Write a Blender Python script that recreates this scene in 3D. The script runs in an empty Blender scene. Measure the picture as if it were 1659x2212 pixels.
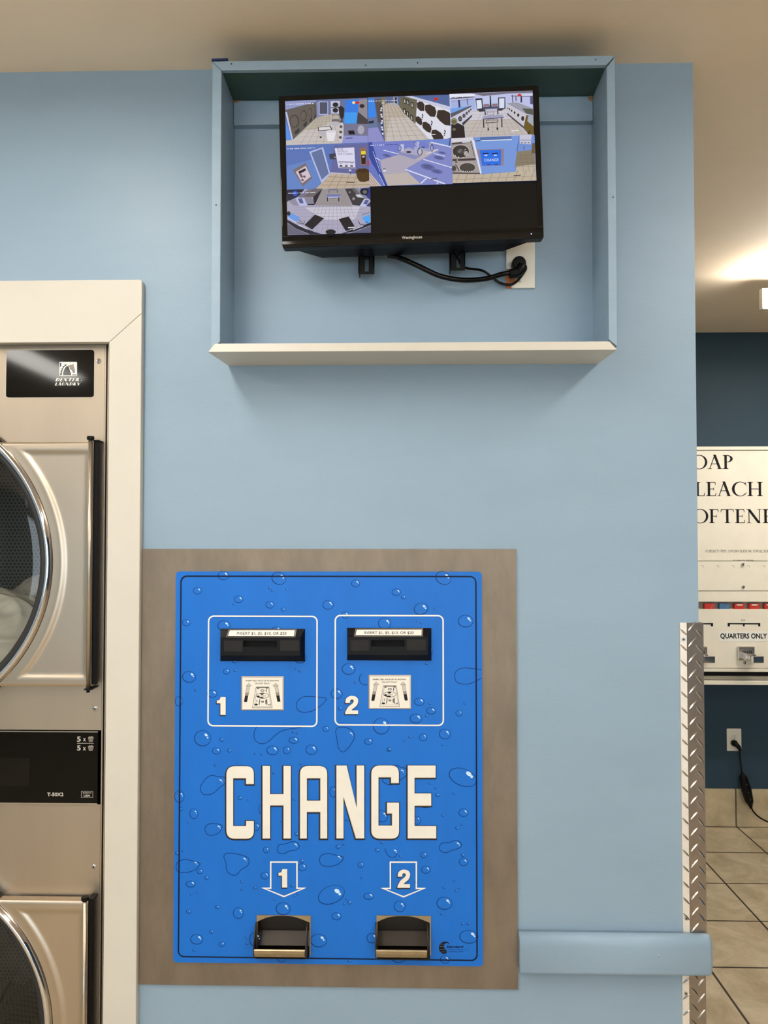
import bpy, bmesh, math, random
from mathutils import Vector, Matrix, Euler
random.seed(7)
S = bpy.context.scene
COL = S.collection

# ------------------------------------------------------------------ camera
FPX = 1675.0
CAM = Vector((0.0, -1.74, 1.535))
PITCH = math.radians(1.505)
YAW = math.radians(1.35)
cd = bpy.data.cameras.new('camera')
cam = bpy.data.objects.new('camera', cd)
COL.objects.link(cam)
cam.location = CAM
cam.rotation_euler = (math.pi / 2 + PITCH, 0, YAW)
cd.sensor_fit = 'VERTICAL'
cd.sensor_height = 36.0
cd.sensor_width = 27.0
cd.lens = 36.0 * FPX / 2212.0
cd.clip_start = 0.02
S.camera = cam
S.view_settings.view_transform = 'Standard'
S.view_settings.look = 'None'
S.view_settings.gamma = 1.0
S.view_settings.use_curve_mapping = False
S.view_settings.exposure = 0.10
ROT = Euler((math.pi / 2 + PITCH, 0, YAW)).to_matrix()


def P(x, y, Y):
    """X, Z where the sight line through photo point (x, y) meets the plane at depth Y"""
    d = ROT @ Vector(((x - 829.5) / FPX, -(y - 1106.0) / FPX, -1.0))
    t = (Y - CAM.y) / d.y
    return CAM.x + t * d.x, CAM.z + t * d.z


def P3(x, y, Y):
    a, b = P(x, y, Y)
    return (a, Y, b)


# ------------------------------------------------------------------ light levels
LAMP_NEAR = 20.0
LAMP_ROW = 16.0
LAMP_FAR = 12.0
LAMP_SIDE = 66.0
WINDOW_W = 55.0
SKY = 2.2

W = bpy.data.worlds.new('world')
S.world = W
W.use_nodes = True
W.node_tree.nodes['Background'].inputs[0].default_value = (0.75, 0.87, 1.0, 1)
W.node_tree.nodes['Background'].inputs[1].default_value = SKY

wl = bpy.data.lights.new('window_daylight', 'AREA')
wl.shape = 'RECTANGLE'
wl.size = 5.4
wl.size_y = 1.7
wl.energy = WINDOW_W
wl.color = (0.80, 0.90, 1.0)
wlo = bpy.data.objects.new('window_daylight', wl)
COL.objects.link(wlo)
wlo.location = (0.2, -6.42, 1.35)
wlo.rotation_euler = (math.radians(90), 0, 0)


# ------------------------------------------------------------------ materials
def lin(c):
    c = c / 255.0
    return c / 12.92 if c <= 0.04045 else ((c + 0.055) / 1.055) ** 2.4


def rgb(r, g, b):
    return (lin(r), lin(g), lin(b), 1.0)


def mat(name, col, rough=0.5, metal=0.0, spec=0.5, var=0.0, vscale=6.0, bump=0.0, bscale=200.0,
        stretch=(1, 1, 1), var2=None, coat=0.0):
    m = bpy.data.materials.new(name)
    m.use_nodes = True
    nt = m.node_tree
    b = nt.nodes['Principled BSDF']
    c = rgb(*col)
    b.inputs['Base Color'].default_value = c
    b.inputs['Roughness'].default_value = rough
    b.inputs['Metallic'].default_value = metal
    b.inputs['Specular IOR Level'].default_value = spec
    b.inputs['Coat Weight'].default_value = coat
    if var or bump:
        tc = nt.nodes.new('ShaderNodeNewGeometry')
        mp = nt.nodes.new('ShaderNodeMapping')
        mp.inputs['Scale'].default_value = stretch
        nt.links.new(tc.outputs['Position'], mp.inputs['Vector'])
    if var:
        n = nt.nodes.new('ShaderNodeTexNoise')
        n.inputs['Scale'].default_value = vscale
        n.inputs['Detail'].default_value = 6
        n.inputs['Roughness'].default_value = 0.65
        nt.links.new(mp.outputs[0], n.inputs['Vector'])
        r = nt.nodes.new('ShaderNodeValToRGB')
        r.color_ramp.elements[0].position = 0.3
        r.color_ramp.elements[1].position = 0.7
        if var2:
            r.color_ramp.elements[0].color = rgb(*var2)
            r.color_ramp.elements[1].color = c
        else:
            r.color_ramp.elements[0].color = tuple(v * (1 - var) for v in c[:3]) + (1,)
            r.color_ramp.elements[1].color = tuple(min(1, v * (1 + var)) for v in c[:3]) + (1,)
        nt.links.new(n.outputs['Fac'], r.inputs['Fac'])
        nt.links.new(r.outputs[0], b.inputs['Base Color'])
    if bump:
        n2 = nt.nodes.new('ShaderNodeTexNoise')
        n2.inputs['Scale'].default_value = bscale
        n2.inputs['Detail'].default_value = 3
        nt.links.new(mp.outputs[0], n2.inputs['Vector'])
        bp = nt.nodes.new('ShaderNodeBump')
        bp.inputs['Strength'].default_value = bump
        bp.inputs['Distance'].default_value = 0.002
        nt.links.new(n2.outputs['Fac'], bp.inputs['Height'])
        nt.links.new(bp.outputs[0], b.inputs['Normal'])
    return m


def emit(name, col, strength):
    m = bpy.data.materials.new(name)
    m.use_nodes = True
    b = m.node_tree.nodes['Principled BSDF']
    b.inputs['Base Color'].default_value = rgb(235, 235, 230)
    b.inputs['Emission Color'].default_value = rgb(*col)
    b.inputs['Emission Strength'].default_value = strength
    return m


M = {}
M['wall'] = mat('blue_wall_paint', (146, 168, 185), 0.42, var=0.035, vscale=3, bump=0.10, bscale=90, stretch=(1, 1, 3), spec=0.45)
M['wood'] = mat('blue_wood_paint', (146, 168, 185), 0.45, var=0.04, vscale=9, bump=0.12, bscale=60, stretch=(1, 1, 4))
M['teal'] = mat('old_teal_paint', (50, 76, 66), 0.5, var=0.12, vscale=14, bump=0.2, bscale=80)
M['dwall'] = mat('dark_blue_wall_paint', (48, 68, 82), 0.6, spec=0.2, var=0.03, vscale=3, bump=0.1, bscale=90)
M['ceil'] = mat('ceiling_paint', (247, 226, 199), 0.75, var=0.02, vscale=4, bump=0.12, bscale=120)
M['cream'] = mat('cream_gloss_paint', (214, 206, 192), 0.38, var=0.02, vscale=7, bump=0.04, bscale=60)
M['steel'] = mat('brushed_stainless', (186, 170, 150), 0.40, 0.9, var=0.05, vscale=10, stretch=(1, 1, 0.15))
M['steel_door'] = mat('stainless_door_skin', (196, 180, 160), 0.33, 0.92, var=0.03, vscale=8)
M['bezel'] = mat('worn_stainless_plate', (138, 124, 108), 0.5, 0.75, var=0.2, vscale=7, stretch=(1.6, 1, 0.6), bump=0.05, bscale=400)
M['brass'] = mat('bronzed_steel', (178, 160, 130), 0.33, 0.9, var=0.12, vscale=40)
M['darkmetal'] = mat('dark_cup_metal', (54, 47, 41), 0.4, 0.5, var=0.1, vscale=30)
M['chrome'] = mat('chrome', (225, 222, 222), 0.07, 1.0)
M['alu_shaded'] = mat('aluminium_face_shaded', (168, 156, 146), 0.30, 0.9, var=0.1, vscale=25)  # corner guard face: darker copy, its dark reflection put into the colour
M['alu_lit'] = mat('aluminium_flange_lit', (236, 226, 214), 0.5, 0.55, var=0.05, vscale=40)  # strip of the same guard: lighter copy, bright reflection painted in
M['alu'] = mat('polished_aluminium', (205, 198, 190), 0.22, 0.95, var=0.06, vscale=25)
M['rubber'] = mat('black_rubber', (40, 38, 36), 0.6)
M['black'] = mat('black_plastic', (7, 6, 6), 0.42, spec=0.2)
M['charcoal'] = mat('charcoal_plastic', (34, 31, 29), 0.5, spec=0.25)  # slightly lighter black for reader pads and vents
M['gloss'] = mat('gloss_black', (9, 7, 6), 0.06, spec=0.35)
M['gloss2'] = mat('gloss_black_panel', (9, 7, 6), 0.07, spec=0.22)
M['pit'] = mat('deep_black', (3, 3, 3), 0.8)
M['white'] = mat('print_white', (244, 240, 230), 0.45, spec=0.2)
M['offwhite'] = mat('print_cream', (240, 232, 218), 0.45, var=0.03, vscale=30)
M['grey'] = mat('print_grey', (150, 138, 126), 0.5)
M['lgrey'] = mat('print_light_grey', (205, 196, 184), 0.5)
M['dgrey'] = mat('print_dark_grey', (40, 33, 30), 0.5, spec=0.2)
M['ink'] = mat('print_black', (22, 18, 22), 0.5, spec=0.2)
M['navy'] = mat('print_navy', (10, 16, 40), 0.45, spec=0.2)
M['dropline'] = mat('droplet_outline_blue', (10, 58, 122), 0.45, spec=0.2)
M['droplight'] = mat('droplet_body_blue', (66, 138, 214), 0.4)
M['glint'] = mat('droplet_glint_white', (205, 232, 252), 0.4)
M['face'] = mat('change_blue_vinyl', (22, 111, 206), 0.42, spec=0.3, var=0.05, vscale=9, stretch=(2, 1, 0.6))
M['vend'] = mat('vending_cream_enamel', (241, 232, 213), 0.4, var=0.03, vscale=12)
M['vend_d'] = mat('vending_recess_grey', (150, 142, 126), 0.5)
M['red'] = mat('red_packet', (190, 50, 40), 0.4)
M['bluep'] = mat('blue_packet', (70, 110, 150), 0.4)
M['plate'] = mat('ivory_outlet', (232, 224, 208), 0.35)
M['orange'] = mat('orange_box', (214, 120, 62), 0.6, var=0.2, vscale=60)
M['tape'] = mat('blue_masking_tape', (34, 48, 96), 0.7)
M['cloth'] = mat('cream_linen', (238, 230, 208), 0.9, var=0.05, vscale=20, bump=0.15, bscale=300)
M['towel'] = mat('grey_towel', (168, 162, 150), 1.0, var=0.25, vscale=160, bump=0.9, bscale=350)
M['dark_room'] = mat('dark_drum_steel', (110, 106, 98), 0.35, 0.8)
M['concrete'] = mat('pale_paving', (150, 148, 142), 0.9)
M['door_paint'] = mat('frame_dark_bronze', (50, 46, 44), 0.4)

# floor tiles
def tile_mat(name, loc, T, vert=False):
    m = bpy.data.materials.new(name)
    m.use_nodes = True
    nt = m.node_tree
    b = nt.nodes['Principled BSDF']
    g = nt.nodes.new('ShaderNodeNewGeometry')
    mp = nt.nodes.new('ShaderNodeMapping')
    mp.inputs['Location'].default_value = (-loc[0] / T, -loc[1] / T, 0)
    mp.inputs['Scale'].default_value = (1 / T, 1 / T, 1 / T)
    nt.links.new(g.outputs['Position'], mp.inputs['Vector'])
    br = nt.nodes.new('ShaderNodeTexBrick')
    br.offset = 0
    br.squash = 1
    br.inputs['Scale'].default_value = 1
    br.inputs['Brick Width'].default_value = 1
    br.inputs['Row Height'].default_value = 1
    br.inputs['Mortar Size'].default_value = 0.013
    br.inputs['Mortar Smooth'].default_value = 0.1
    nt.links.new(mp.outputs[0], br.inputs['Vector'])
    n = nt.nodes.new('ShaderNodeTexNoise')
    n.inputs['Scale'].default_value = 7
    n.inputs['Detail'].default_value = 9
    n.inputs['Roughness'].default_value = 0.68
    n.inputs['Distortion'].default_value = 0.8
    nt.links.new(g.outputs['Position'], n.inputs['Vector'])
    r = nt.nodes.new('ShaderNodeValToRGB')
    r.color_ramp.elements[0].position = 0.32
    r.color_ramp.elements[0].color = rgb(164, 146, 116)
    r.color_ramp.elements[1].position = 0.68
    r.color_ramp.elements[1].color = rgb(210, 194, 164)
    nt.links.new(n.outputs['Fac'], r.inputs['Fac'])
    mx = nt.nodes.new('ShaderNodeMix')
    mx.data_type = 'RGBA'
    nt.links.new(br.outputs['Fac'], mx.inputs['Factor'])
    nt.links.new(r.outputs[0], mx.inputs['A'])
    mx.inputs['B'].default_value = rgb(62, 44, 28)
    nt.links.new(mx.outputs['Result'], b.inputs['Base Color'])
    b.inputs['Roughness'].default_value = 0.5
    bp = nt.nodes.new('ShaderNodeBump')
    bp.invert = True
    bp.inputs['Strength'].default_value = 0.5
    bp.inputs['Distance'].default_value = 0.003
    nt.links.new(br.outputs['Fac'], bp.inputs['Height'])
    nt.links.new(bp.outputs[0], b.inputs['Normal'])
    return m


# glass: mostly clear, mirror-like towards grazing angles
def glass_mat(name, tint, boost):
    m = bpy.data.materials.new(name)
    m.use_nodes = True
    nt = m.node_tree
    nt.nodes.remove(nt.nodes['Principled BSDF'])
    o = nt.nodes['Material Output']
    t = nt.nodes.new('ShaderNodeBsdfTransparent')
    t.inputs[0].default_value = tint
    g = nt.nodes.new('ShaderNodeBsdfGlossy')
    g.inputs['Roughness'].default_value = 0.02
    f = nt.nodes.new('ShaderNodeFresnel')
    f.inputs['IOR'].default_value = boost
    x = nt.nodes.new('ShaderNodeMixShader')
    nt.links.new(f.outputs[0], x.inputs[0])
    nt.links.new(t.outputs[0], x.inputs[1])
    nt.links.new(g.outputs[0], x.inputs[2])
    nt.links.new(x.outputs[0], o.inputs[0])
    return m


M['glass'] = glass_mat('door_glass', (0.96, 0.96, 0.94, 1), 1.6)
M['pane'] = glass_mat('window_glass', (0.95, 0.97, 0.97, 1), 1.5)

# perforated drum steel
def perf_mat():
    m = bpy.data.materials.new('perforated_drum')
    m.use_nodes = True
    nt = m.node_tree
    b = nt.nodes['Principled BSDF']
    uv = nt.nodes.new('ShaderNodeUVMap')
    uv.uv_map = 'UVMap'
    sx = nt.nodes.new('ShaderNodeSeparateXYZ')
    nt.links.new(uv.outputs[0], sx.inputs[0])
    pitch = 0.0125

    def mth(op, a, bb=None):
        n = nt.nodes.new('ShaderNodeMath')
        n.operation = op
        for i, v in enumerate((a, bb)):
            if v is None:
                continue
            if isinstance(v, (int, float)):
                n.inputs[i].default_value = v
            else:
                nt.links.new(v, n.inputs[i])
        return n.outputs[0]
    v = mth('DIVIDE', sx.outputs[1], pitch * 0.866)
    row = mth('FLOOR', v)
    odd = mth('MULTIPLY', mth('MODULO', row, 2.0), 0.5)
    u = mth('ADD', mth('DIVIDE', sx.outputs[0], pitch), odd)
    fu = mth('SUBTRACT', mth('FRACT', u), 0.5)
    fv = mth('MULTIPLY', mth('SUBTRACT', mth('FRACT', v), 0.5), 0.866)
    d = mth('SQRT', mth('ADD', mth('MULTIPLY', fu, fu), mth('MULTIPLY', fv, fv)))
    hole = mth('LESS_THAN', d, 0.31)
    mx = nt.nodes.new('ShaderNodeMix')
    mx.data_type = 'RGBA'
    nt.links.new(hole, mx.inputs['Factor'])
    mx.inputs['A'].default_value = rgb(104, 100, 90)
    mx.inputs['B'].default_value = rgb(10, 9, 8)
    nt.links.new(mx.outputs['Result'], b.inputs['Base Color'])
    nt.links.new(mth('SUBTRACT', 0.8, mth('MULTIPLY', hole, 0.8)), b.inputs['Metallic'])
    b.inputs['Roughness'].default_value = 0.4
    return m


M['perf'] = perf_mat()

# television picture
sm = bpy.data.materials.new('television_picture')
sm.use_nodes = True
_b = sm.node_tree.nodes['Principled BSDF']
_a = sm.node_tree.nodes.new('ShaderNodeAttribute')
_a.attribute_name = 'Col'
_b.inputs['Base Color'].default_value = (0.004, 0.004, 0.004, 1)
_b.inputs['Roughness'].default_value = 0.22
_b.inputs['Specular IOR Level'].default_value = 0.25
sm.node_tree.links.new(_a.outputs['Color'], _b.inputs['Emission Color'])
_b.inputs['Emission Strength'].default_value = 0.84
M['screen'] = sm

# ------------------------------------------------------------------ mesh helpers
WLOC = {}


class MB:
    def __init__(self):
        self.v = []
        self.f = []
        self.m = []
        self.c = []
        self.uv = {}

    def add(self, vs, fs, mi=0, col=None):
        n = len(self.v)
        self.v += [tuple(p) for p in vs]
        for f in fs:
            self.f.append([i + n for i in f])
            self.m.append(mi)
            self.c.append(col)

    def poly(self, pts, mi=0, col=None):
        self.add(pts, [list(range(len(pts)))], mi, col)

    def box(self, x0, x1, y0, y1, z0, z1, mi=0):
        x0, x1 = sorted((x0, x1)); y0, y1 = sorted((y0, y1)); z0, z1 = sorted((z0, z1))
        vs = [(x, y, z) for x in (x0, x1) for y in (y0, y1) for z in (z0, z1)]
        self.add(vs, [(0, 1, 3, 2), (4, 6, 7, 5), (0, 4, 5, 1), (2, 3, 7, 6), (0, 2, 6, 4), (1, 5, 7, 3)], mi)

    def hexa(self, front, back, mi=0):
        self.add(list(front) + list(back), [(0, 1, 2, 3), (7, 6, 5, 4), (0, 4, 5, 1), (1, 5, 6, 2), (2, 6, 7, 3), (3, 7, 4, 0)], mi)

    def prism(self, pts, y0, y1, mi=0):
        """outline in X, Z pushed from y0 to y1"""
        n = len(pts)
        vs = [(x, y0, z) for x, z in pts] + [(x, y1, z) for x, z in pts]
        self.add(vs, [list(range(n)), list(range(2 * n - 1, n - 1, -1))] + [(i, i + n, (i + 1) % n + n, (i + 1) % n) for i in range(n)], mi)

    def prismx(self, pts, x0, x1, mi=0):
        n = len(pts)
        vs = [(x0, y, z) for y, z in pts] + [(x1, y, z) for y, z in pts]
        self.add(vs, [list(range(n)), list(range(2 * n - 1, n - 1, -1))] + [(i, i + n, (i + 1) % n + n, (i + 1) % n) for i in range(n)], mi)

    def flat(self, pts, Y, mi=0, col=None):
        self.poly([(x, Y, z) for x, z in pts], mi, col)

    def ribbon(self, pts, w, Y, mi=0, closed=False, col=None):
        n = len(pts)
        pts = [Vector((p[0], p[1])) for p in pts]
        L, Rr = [], []
        for i in range(n):
            if closed:
                a, b, c = pts[i - 1], pts[i], pts[(i + 1) % n]
            else:
                a, b, c = pts[max(i - 1, 0)], pts[i], pts[min(i + 1, n - 1)]
            d1 = (b - a); d2 = (c - b)
            if d1.length < 1e-9: d1 = d2
            if d2.length < 1e-9: d2 = d1
            d1 = d1.normalized(); d2 = d2.normalized()
            n1 = Vector((-d1.y, d1.x)); n2 = Vector((-d2.y, d2.x))
            nn = n1 + n2
            if nn.length < 1e-6: nn = n1.copy()
            nn.normalize()
            k = 1.0 / max(0.28, nn.dot(n1))
            ww = w[i] if isinstance(w, (list, tuple)) else w
            L.append(b + nn * ww * 0.5 * k)
            Rr.append(b - nn * ww * 0.5 * k)
        vs = [(p.x, Y, p.y) for p in L] + [(p.x, Y, p.y) for p in Rr]
        fs = [(i, i + 1, n + i + 1, n + i) for i in range(n - 1)]
        if closed: fs.append((n - 1, 0, n, 2 * n - 1))
        self.add(vs, fs, mi, col)

    def tube(self, path, r, seg=10, mi=0, caps=True):
        path = [Vector(p) for p in path]
        n = len(path)
        rings = []
        up = Vector((0.13, 0.31, 0.94))
        for i, p in enumerate(path):
            t = (path[min(i + 1, n - 1)] - path[max(i - 1, 0)]).normalized()
            a = t.cross(up)
            if a.length < 1e-4: a = t.cross(Vector((1, 0, 0)))
            a.normalize()
            b = t.cross(a)
            rr = r[i] if isinstance(r, (list, tuple)) else r
            rings.append([p + (a * math.cos(2 * math.pi * k / seg) + b * math.sin(2 * math.pi * k / seg)) * rr for k in range(seg)])
        vs = [q for rg in rings for q in rg]
        fs = []
        for i in range(n - 1):
            for k in range(seg):
                fs.append((i * seg + k, i * seg + (k + 1) % seg, (i + 1) * seg + (k + 1) % seg, (i + 1) * seg + k))
        if caps:
            fs.append(list(range(seg))[::-1]); fs.append([(n - 1) * seg + k for k in range(seg)])
        self.add(vs, fs, mi)

    def cyl(self, c, axis, r, h, seg=24, mi=0):
        a = Vector(axis).normalized()
        c = Vector(c)
        self.tube([c, c + a * h], r, seg, mi)

    def lathe(self, c, prof, seg=96, mi=0, a0=0.0, a1=2 * math.pi):
        """profile of (radius, y) turned about the Y axis through c=(x, z)"""
        full = abs(a1 - a0 - 2 * math.pi) < 1e-6
        ns = seg if full else seg + 1
        vs = []
        for k in range(ns):
            t = a0 + (a1 - a0) * k / seg
            for r, y in prof:
                vs.append((c[0] + r * math.cos(t), y, c[1] + r * math.sin(t)))
        m = len(prof)
        fs = []
        for k in range(seg):
            k2 = (k + 1) % ns
            for j in range(m - 1):
                fs.append((k * m + j, k * m + j + 1, k2 * m + j + 1, k2 * m + j))
        self.add(vs, fs, mi)

    def build(self, name, mats, parent=None, smooth=False, bevel=0.0, bseg=2, recalc=True, **props):
        if not isinstance(mats, (list, tuple)): mats = [mats]
        me = bpy.data.meshes.new(name)
        xs = [p[0] for p in self.v]; ys = [p[1] for p in self.v]; zs = [p[2] for p in self.v]
        c = Vector(((min(xs) + max(xs)) / 2, (min(ys) + max(ys)) / 2, (min(zs) + max(zs)) / 2))
        me.from_pydata([(p[0] - c.x, p[1] - c.y, p[2] - c.z) for p in self.v], [], self.f)
        for k in mats: me.materials.append(M[k] if isinstance(k, str) else k)
        for p, mi in zip(me.polygons, self.m):
            p.material_index = mi
            p.use_smooth = smooth
        if any(k is not None for k in self.c):
            at = me.attributes.new('Col', 'FLOAT_COLOR', 'CORNER')
            for p, k in zip(me.polygons, self.c):
                for li in p.loop_indices: at.data[li].color = k or (0, 0, 0, 1)
        if self.uv:
            ul = me.uv_layers.new(name='UVMap')
            for p in me.polygons:
                for li in p.loop_indices:
                    ul.data[li].uv = self.uv[me.loops[li].vertex_index]
        if recalc:
            bm = bmesh.new(); bm.from_mesh(me)
            bmesh.ops.recalc_face_normals(bm, faces=bm.faces)
            bm.to_mesh(me); bm.free()
        me.update()
        o = bpy.data.objects.new(name, me)
        COL.objects.link(o)
        WLOC[o.name] = c
        if parent:
            o.parent = parent
            o.location = c - WLOC[parent.name]
        else:
            o.location = c
        if bevel:
            bv = o.modifiers.new('bevel', 'BEVEL')
            bv.width = bevel; bv.segments = bseg; bv.limit_method = 'ANGLE'; bv.angle_limit = math.radians(40)
        for k, v in props.items(): o[k] = v
        return o


def thing(name, loc, label, category, group=None):
    o = bpy.data.objects.new(name, None)
    COL.objects.link(o)
    o.empty_display_size = 0.05
    o.location = loc
    WLOC[o.name] = Vector(loc)
    o['label'] = label; o['category'] = category
    if group: o['group'] = group
    return o


def struct(o):
    o['kind'] = 'structure'
    return o


def rrect(x0, x1, z0, z1, r, seg=6):
    x0, x1 = sorted((x0, x1)); z0, z1 = sorted((z0, z1))
    pts = []
    for cx, cz, a in ((x1 - r, z1 - r, 0), (x0 + r, z1 - r, 90), (x0 + r, z0 + r, 180), (x1 - r, z0 + r, 270)):
        for k in range(seg + 1):
            t = math.radians(a + 90 * k / seg)
            pts.append((cx + r * math.cos(t), cz + r * math.sin(t)))
    return pts


def ell(cx, cz, rx, rz, rot=0.0, n=24, a0=0, a1=360):
    out = []
    c, s = math.cos(rot), math.sin(rot)
    full = a1 - a0 == 360
    for k in range(n if full else n + 1):
        t = math.radians(a0 + (a1 - a0) * k / n)
        x, z = rx * math.cos(t), rz * math.sin(t)
        out.append((cx + x * c - z * s, cz + x * s + z * c))
    return out


def smooth_closed(pts, n=5):
    out = []
    m = len(pts)
    for i in range(m):
        p0, p1, p2, p3 = pts[i - 1], pts[i], pts[(i + 1) % m], pts[(i + 2) % m]
        for k in range(n):
            t = k / n
            out.append(tuple(0.5 * (2 * p1[j] + (p2[j] - p0[j]) * t + (2 * p0[j] - 5 * p1[j] + 4 * p2[j] - p3[j]) * t * t + (3 * p1[j] - p0[j] - 3 * p2[j] + p3[j]) * t ** 3) for j in range(len(p1))))
    return out


def smooth_open(pts, n=6):
    q = [pts[0]] + list(pts) + [pts[-1]]
    out = []
    for i in range(1, len(q) - 2):
        p0, p1, p2, p3 = q[i - 1], q[i], q[i + 1], q[i + 2]
        for k in range(n):
            t = k / n
            out.append(tuple(0.5 * (2 * p1[j] + (p2[j] - p0[j]) * t + (2 * p0[j] - 5 * p1[j] + 4 * p2[j] - p3[j]) * t * t + (3 * p1[j] - p0[j] - 3 * p2[j] + p3[j]) * t ** 3) for j in range(len(p1))))
    out.append(tuple(pts[-1]))
    return out


# ------------------------------------------------------------------ lettering
_tc = {}


def text_geo(s, bold=0.0, spacing=1.0):
    key = (s, bold, spacing)
    if key in _tc: return _tc[key]
    cu = bpy.data.curves.new('tmp', 'FONT')
    cu.body = s
    cu.size = 1.0
    cu.offset = bold
    cu.space_character = spacing
    cu.resolution_u = 3
    cu.fill_mode = 'FRONT'
    o = bpy.data.objects.new('tmp', cu)
    COL.objects.link(o)
    dg = bpy.context.evaluated_depsgraph_get()
    dg.update()
    me = bpy.data.meshes.new_from_object(o.evaluated_get(dg))
    vs = [(v.co.x, v.co.y) for v in me.vertices]
    fs = [list(p.vertices) for p in me.polygons]
    bpy.data.objects.remove(o); bpy.data.curves.remove(cu); bpy.data.meshes.remove(me)
    _tc[key] = (vs, fs)
    return vs, fs


def text(mb, s, x0, x1, z0, z1, Y, mi=0, bold=0.0, shear=0.0, col=None, spacing=1.0, caponly=True):
    """fit the words s into the rectangle x0..x1 (width) and z0..z1 (height of the capitals)"""
    vs, fs = text_geo(s, bold, spacing)
    hx = text_geo('H', bold)[0]
    cap = max(v[1] for v in hx)
    base = min(v[1] for v in hx)
    a = min(v[0] for v in vs); b = max(v[0] for v in vs)
    kx = (x1 - x0) / (b - a); kz = (z1 - z0) / (cap - base)
    mb.add([(x0 + (v[0] - a) * kx + shear * (v[1] - base) * kz, Y, z0 + (v[1] - base) * kz) for v in vs], fs, mi, col)


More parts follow.
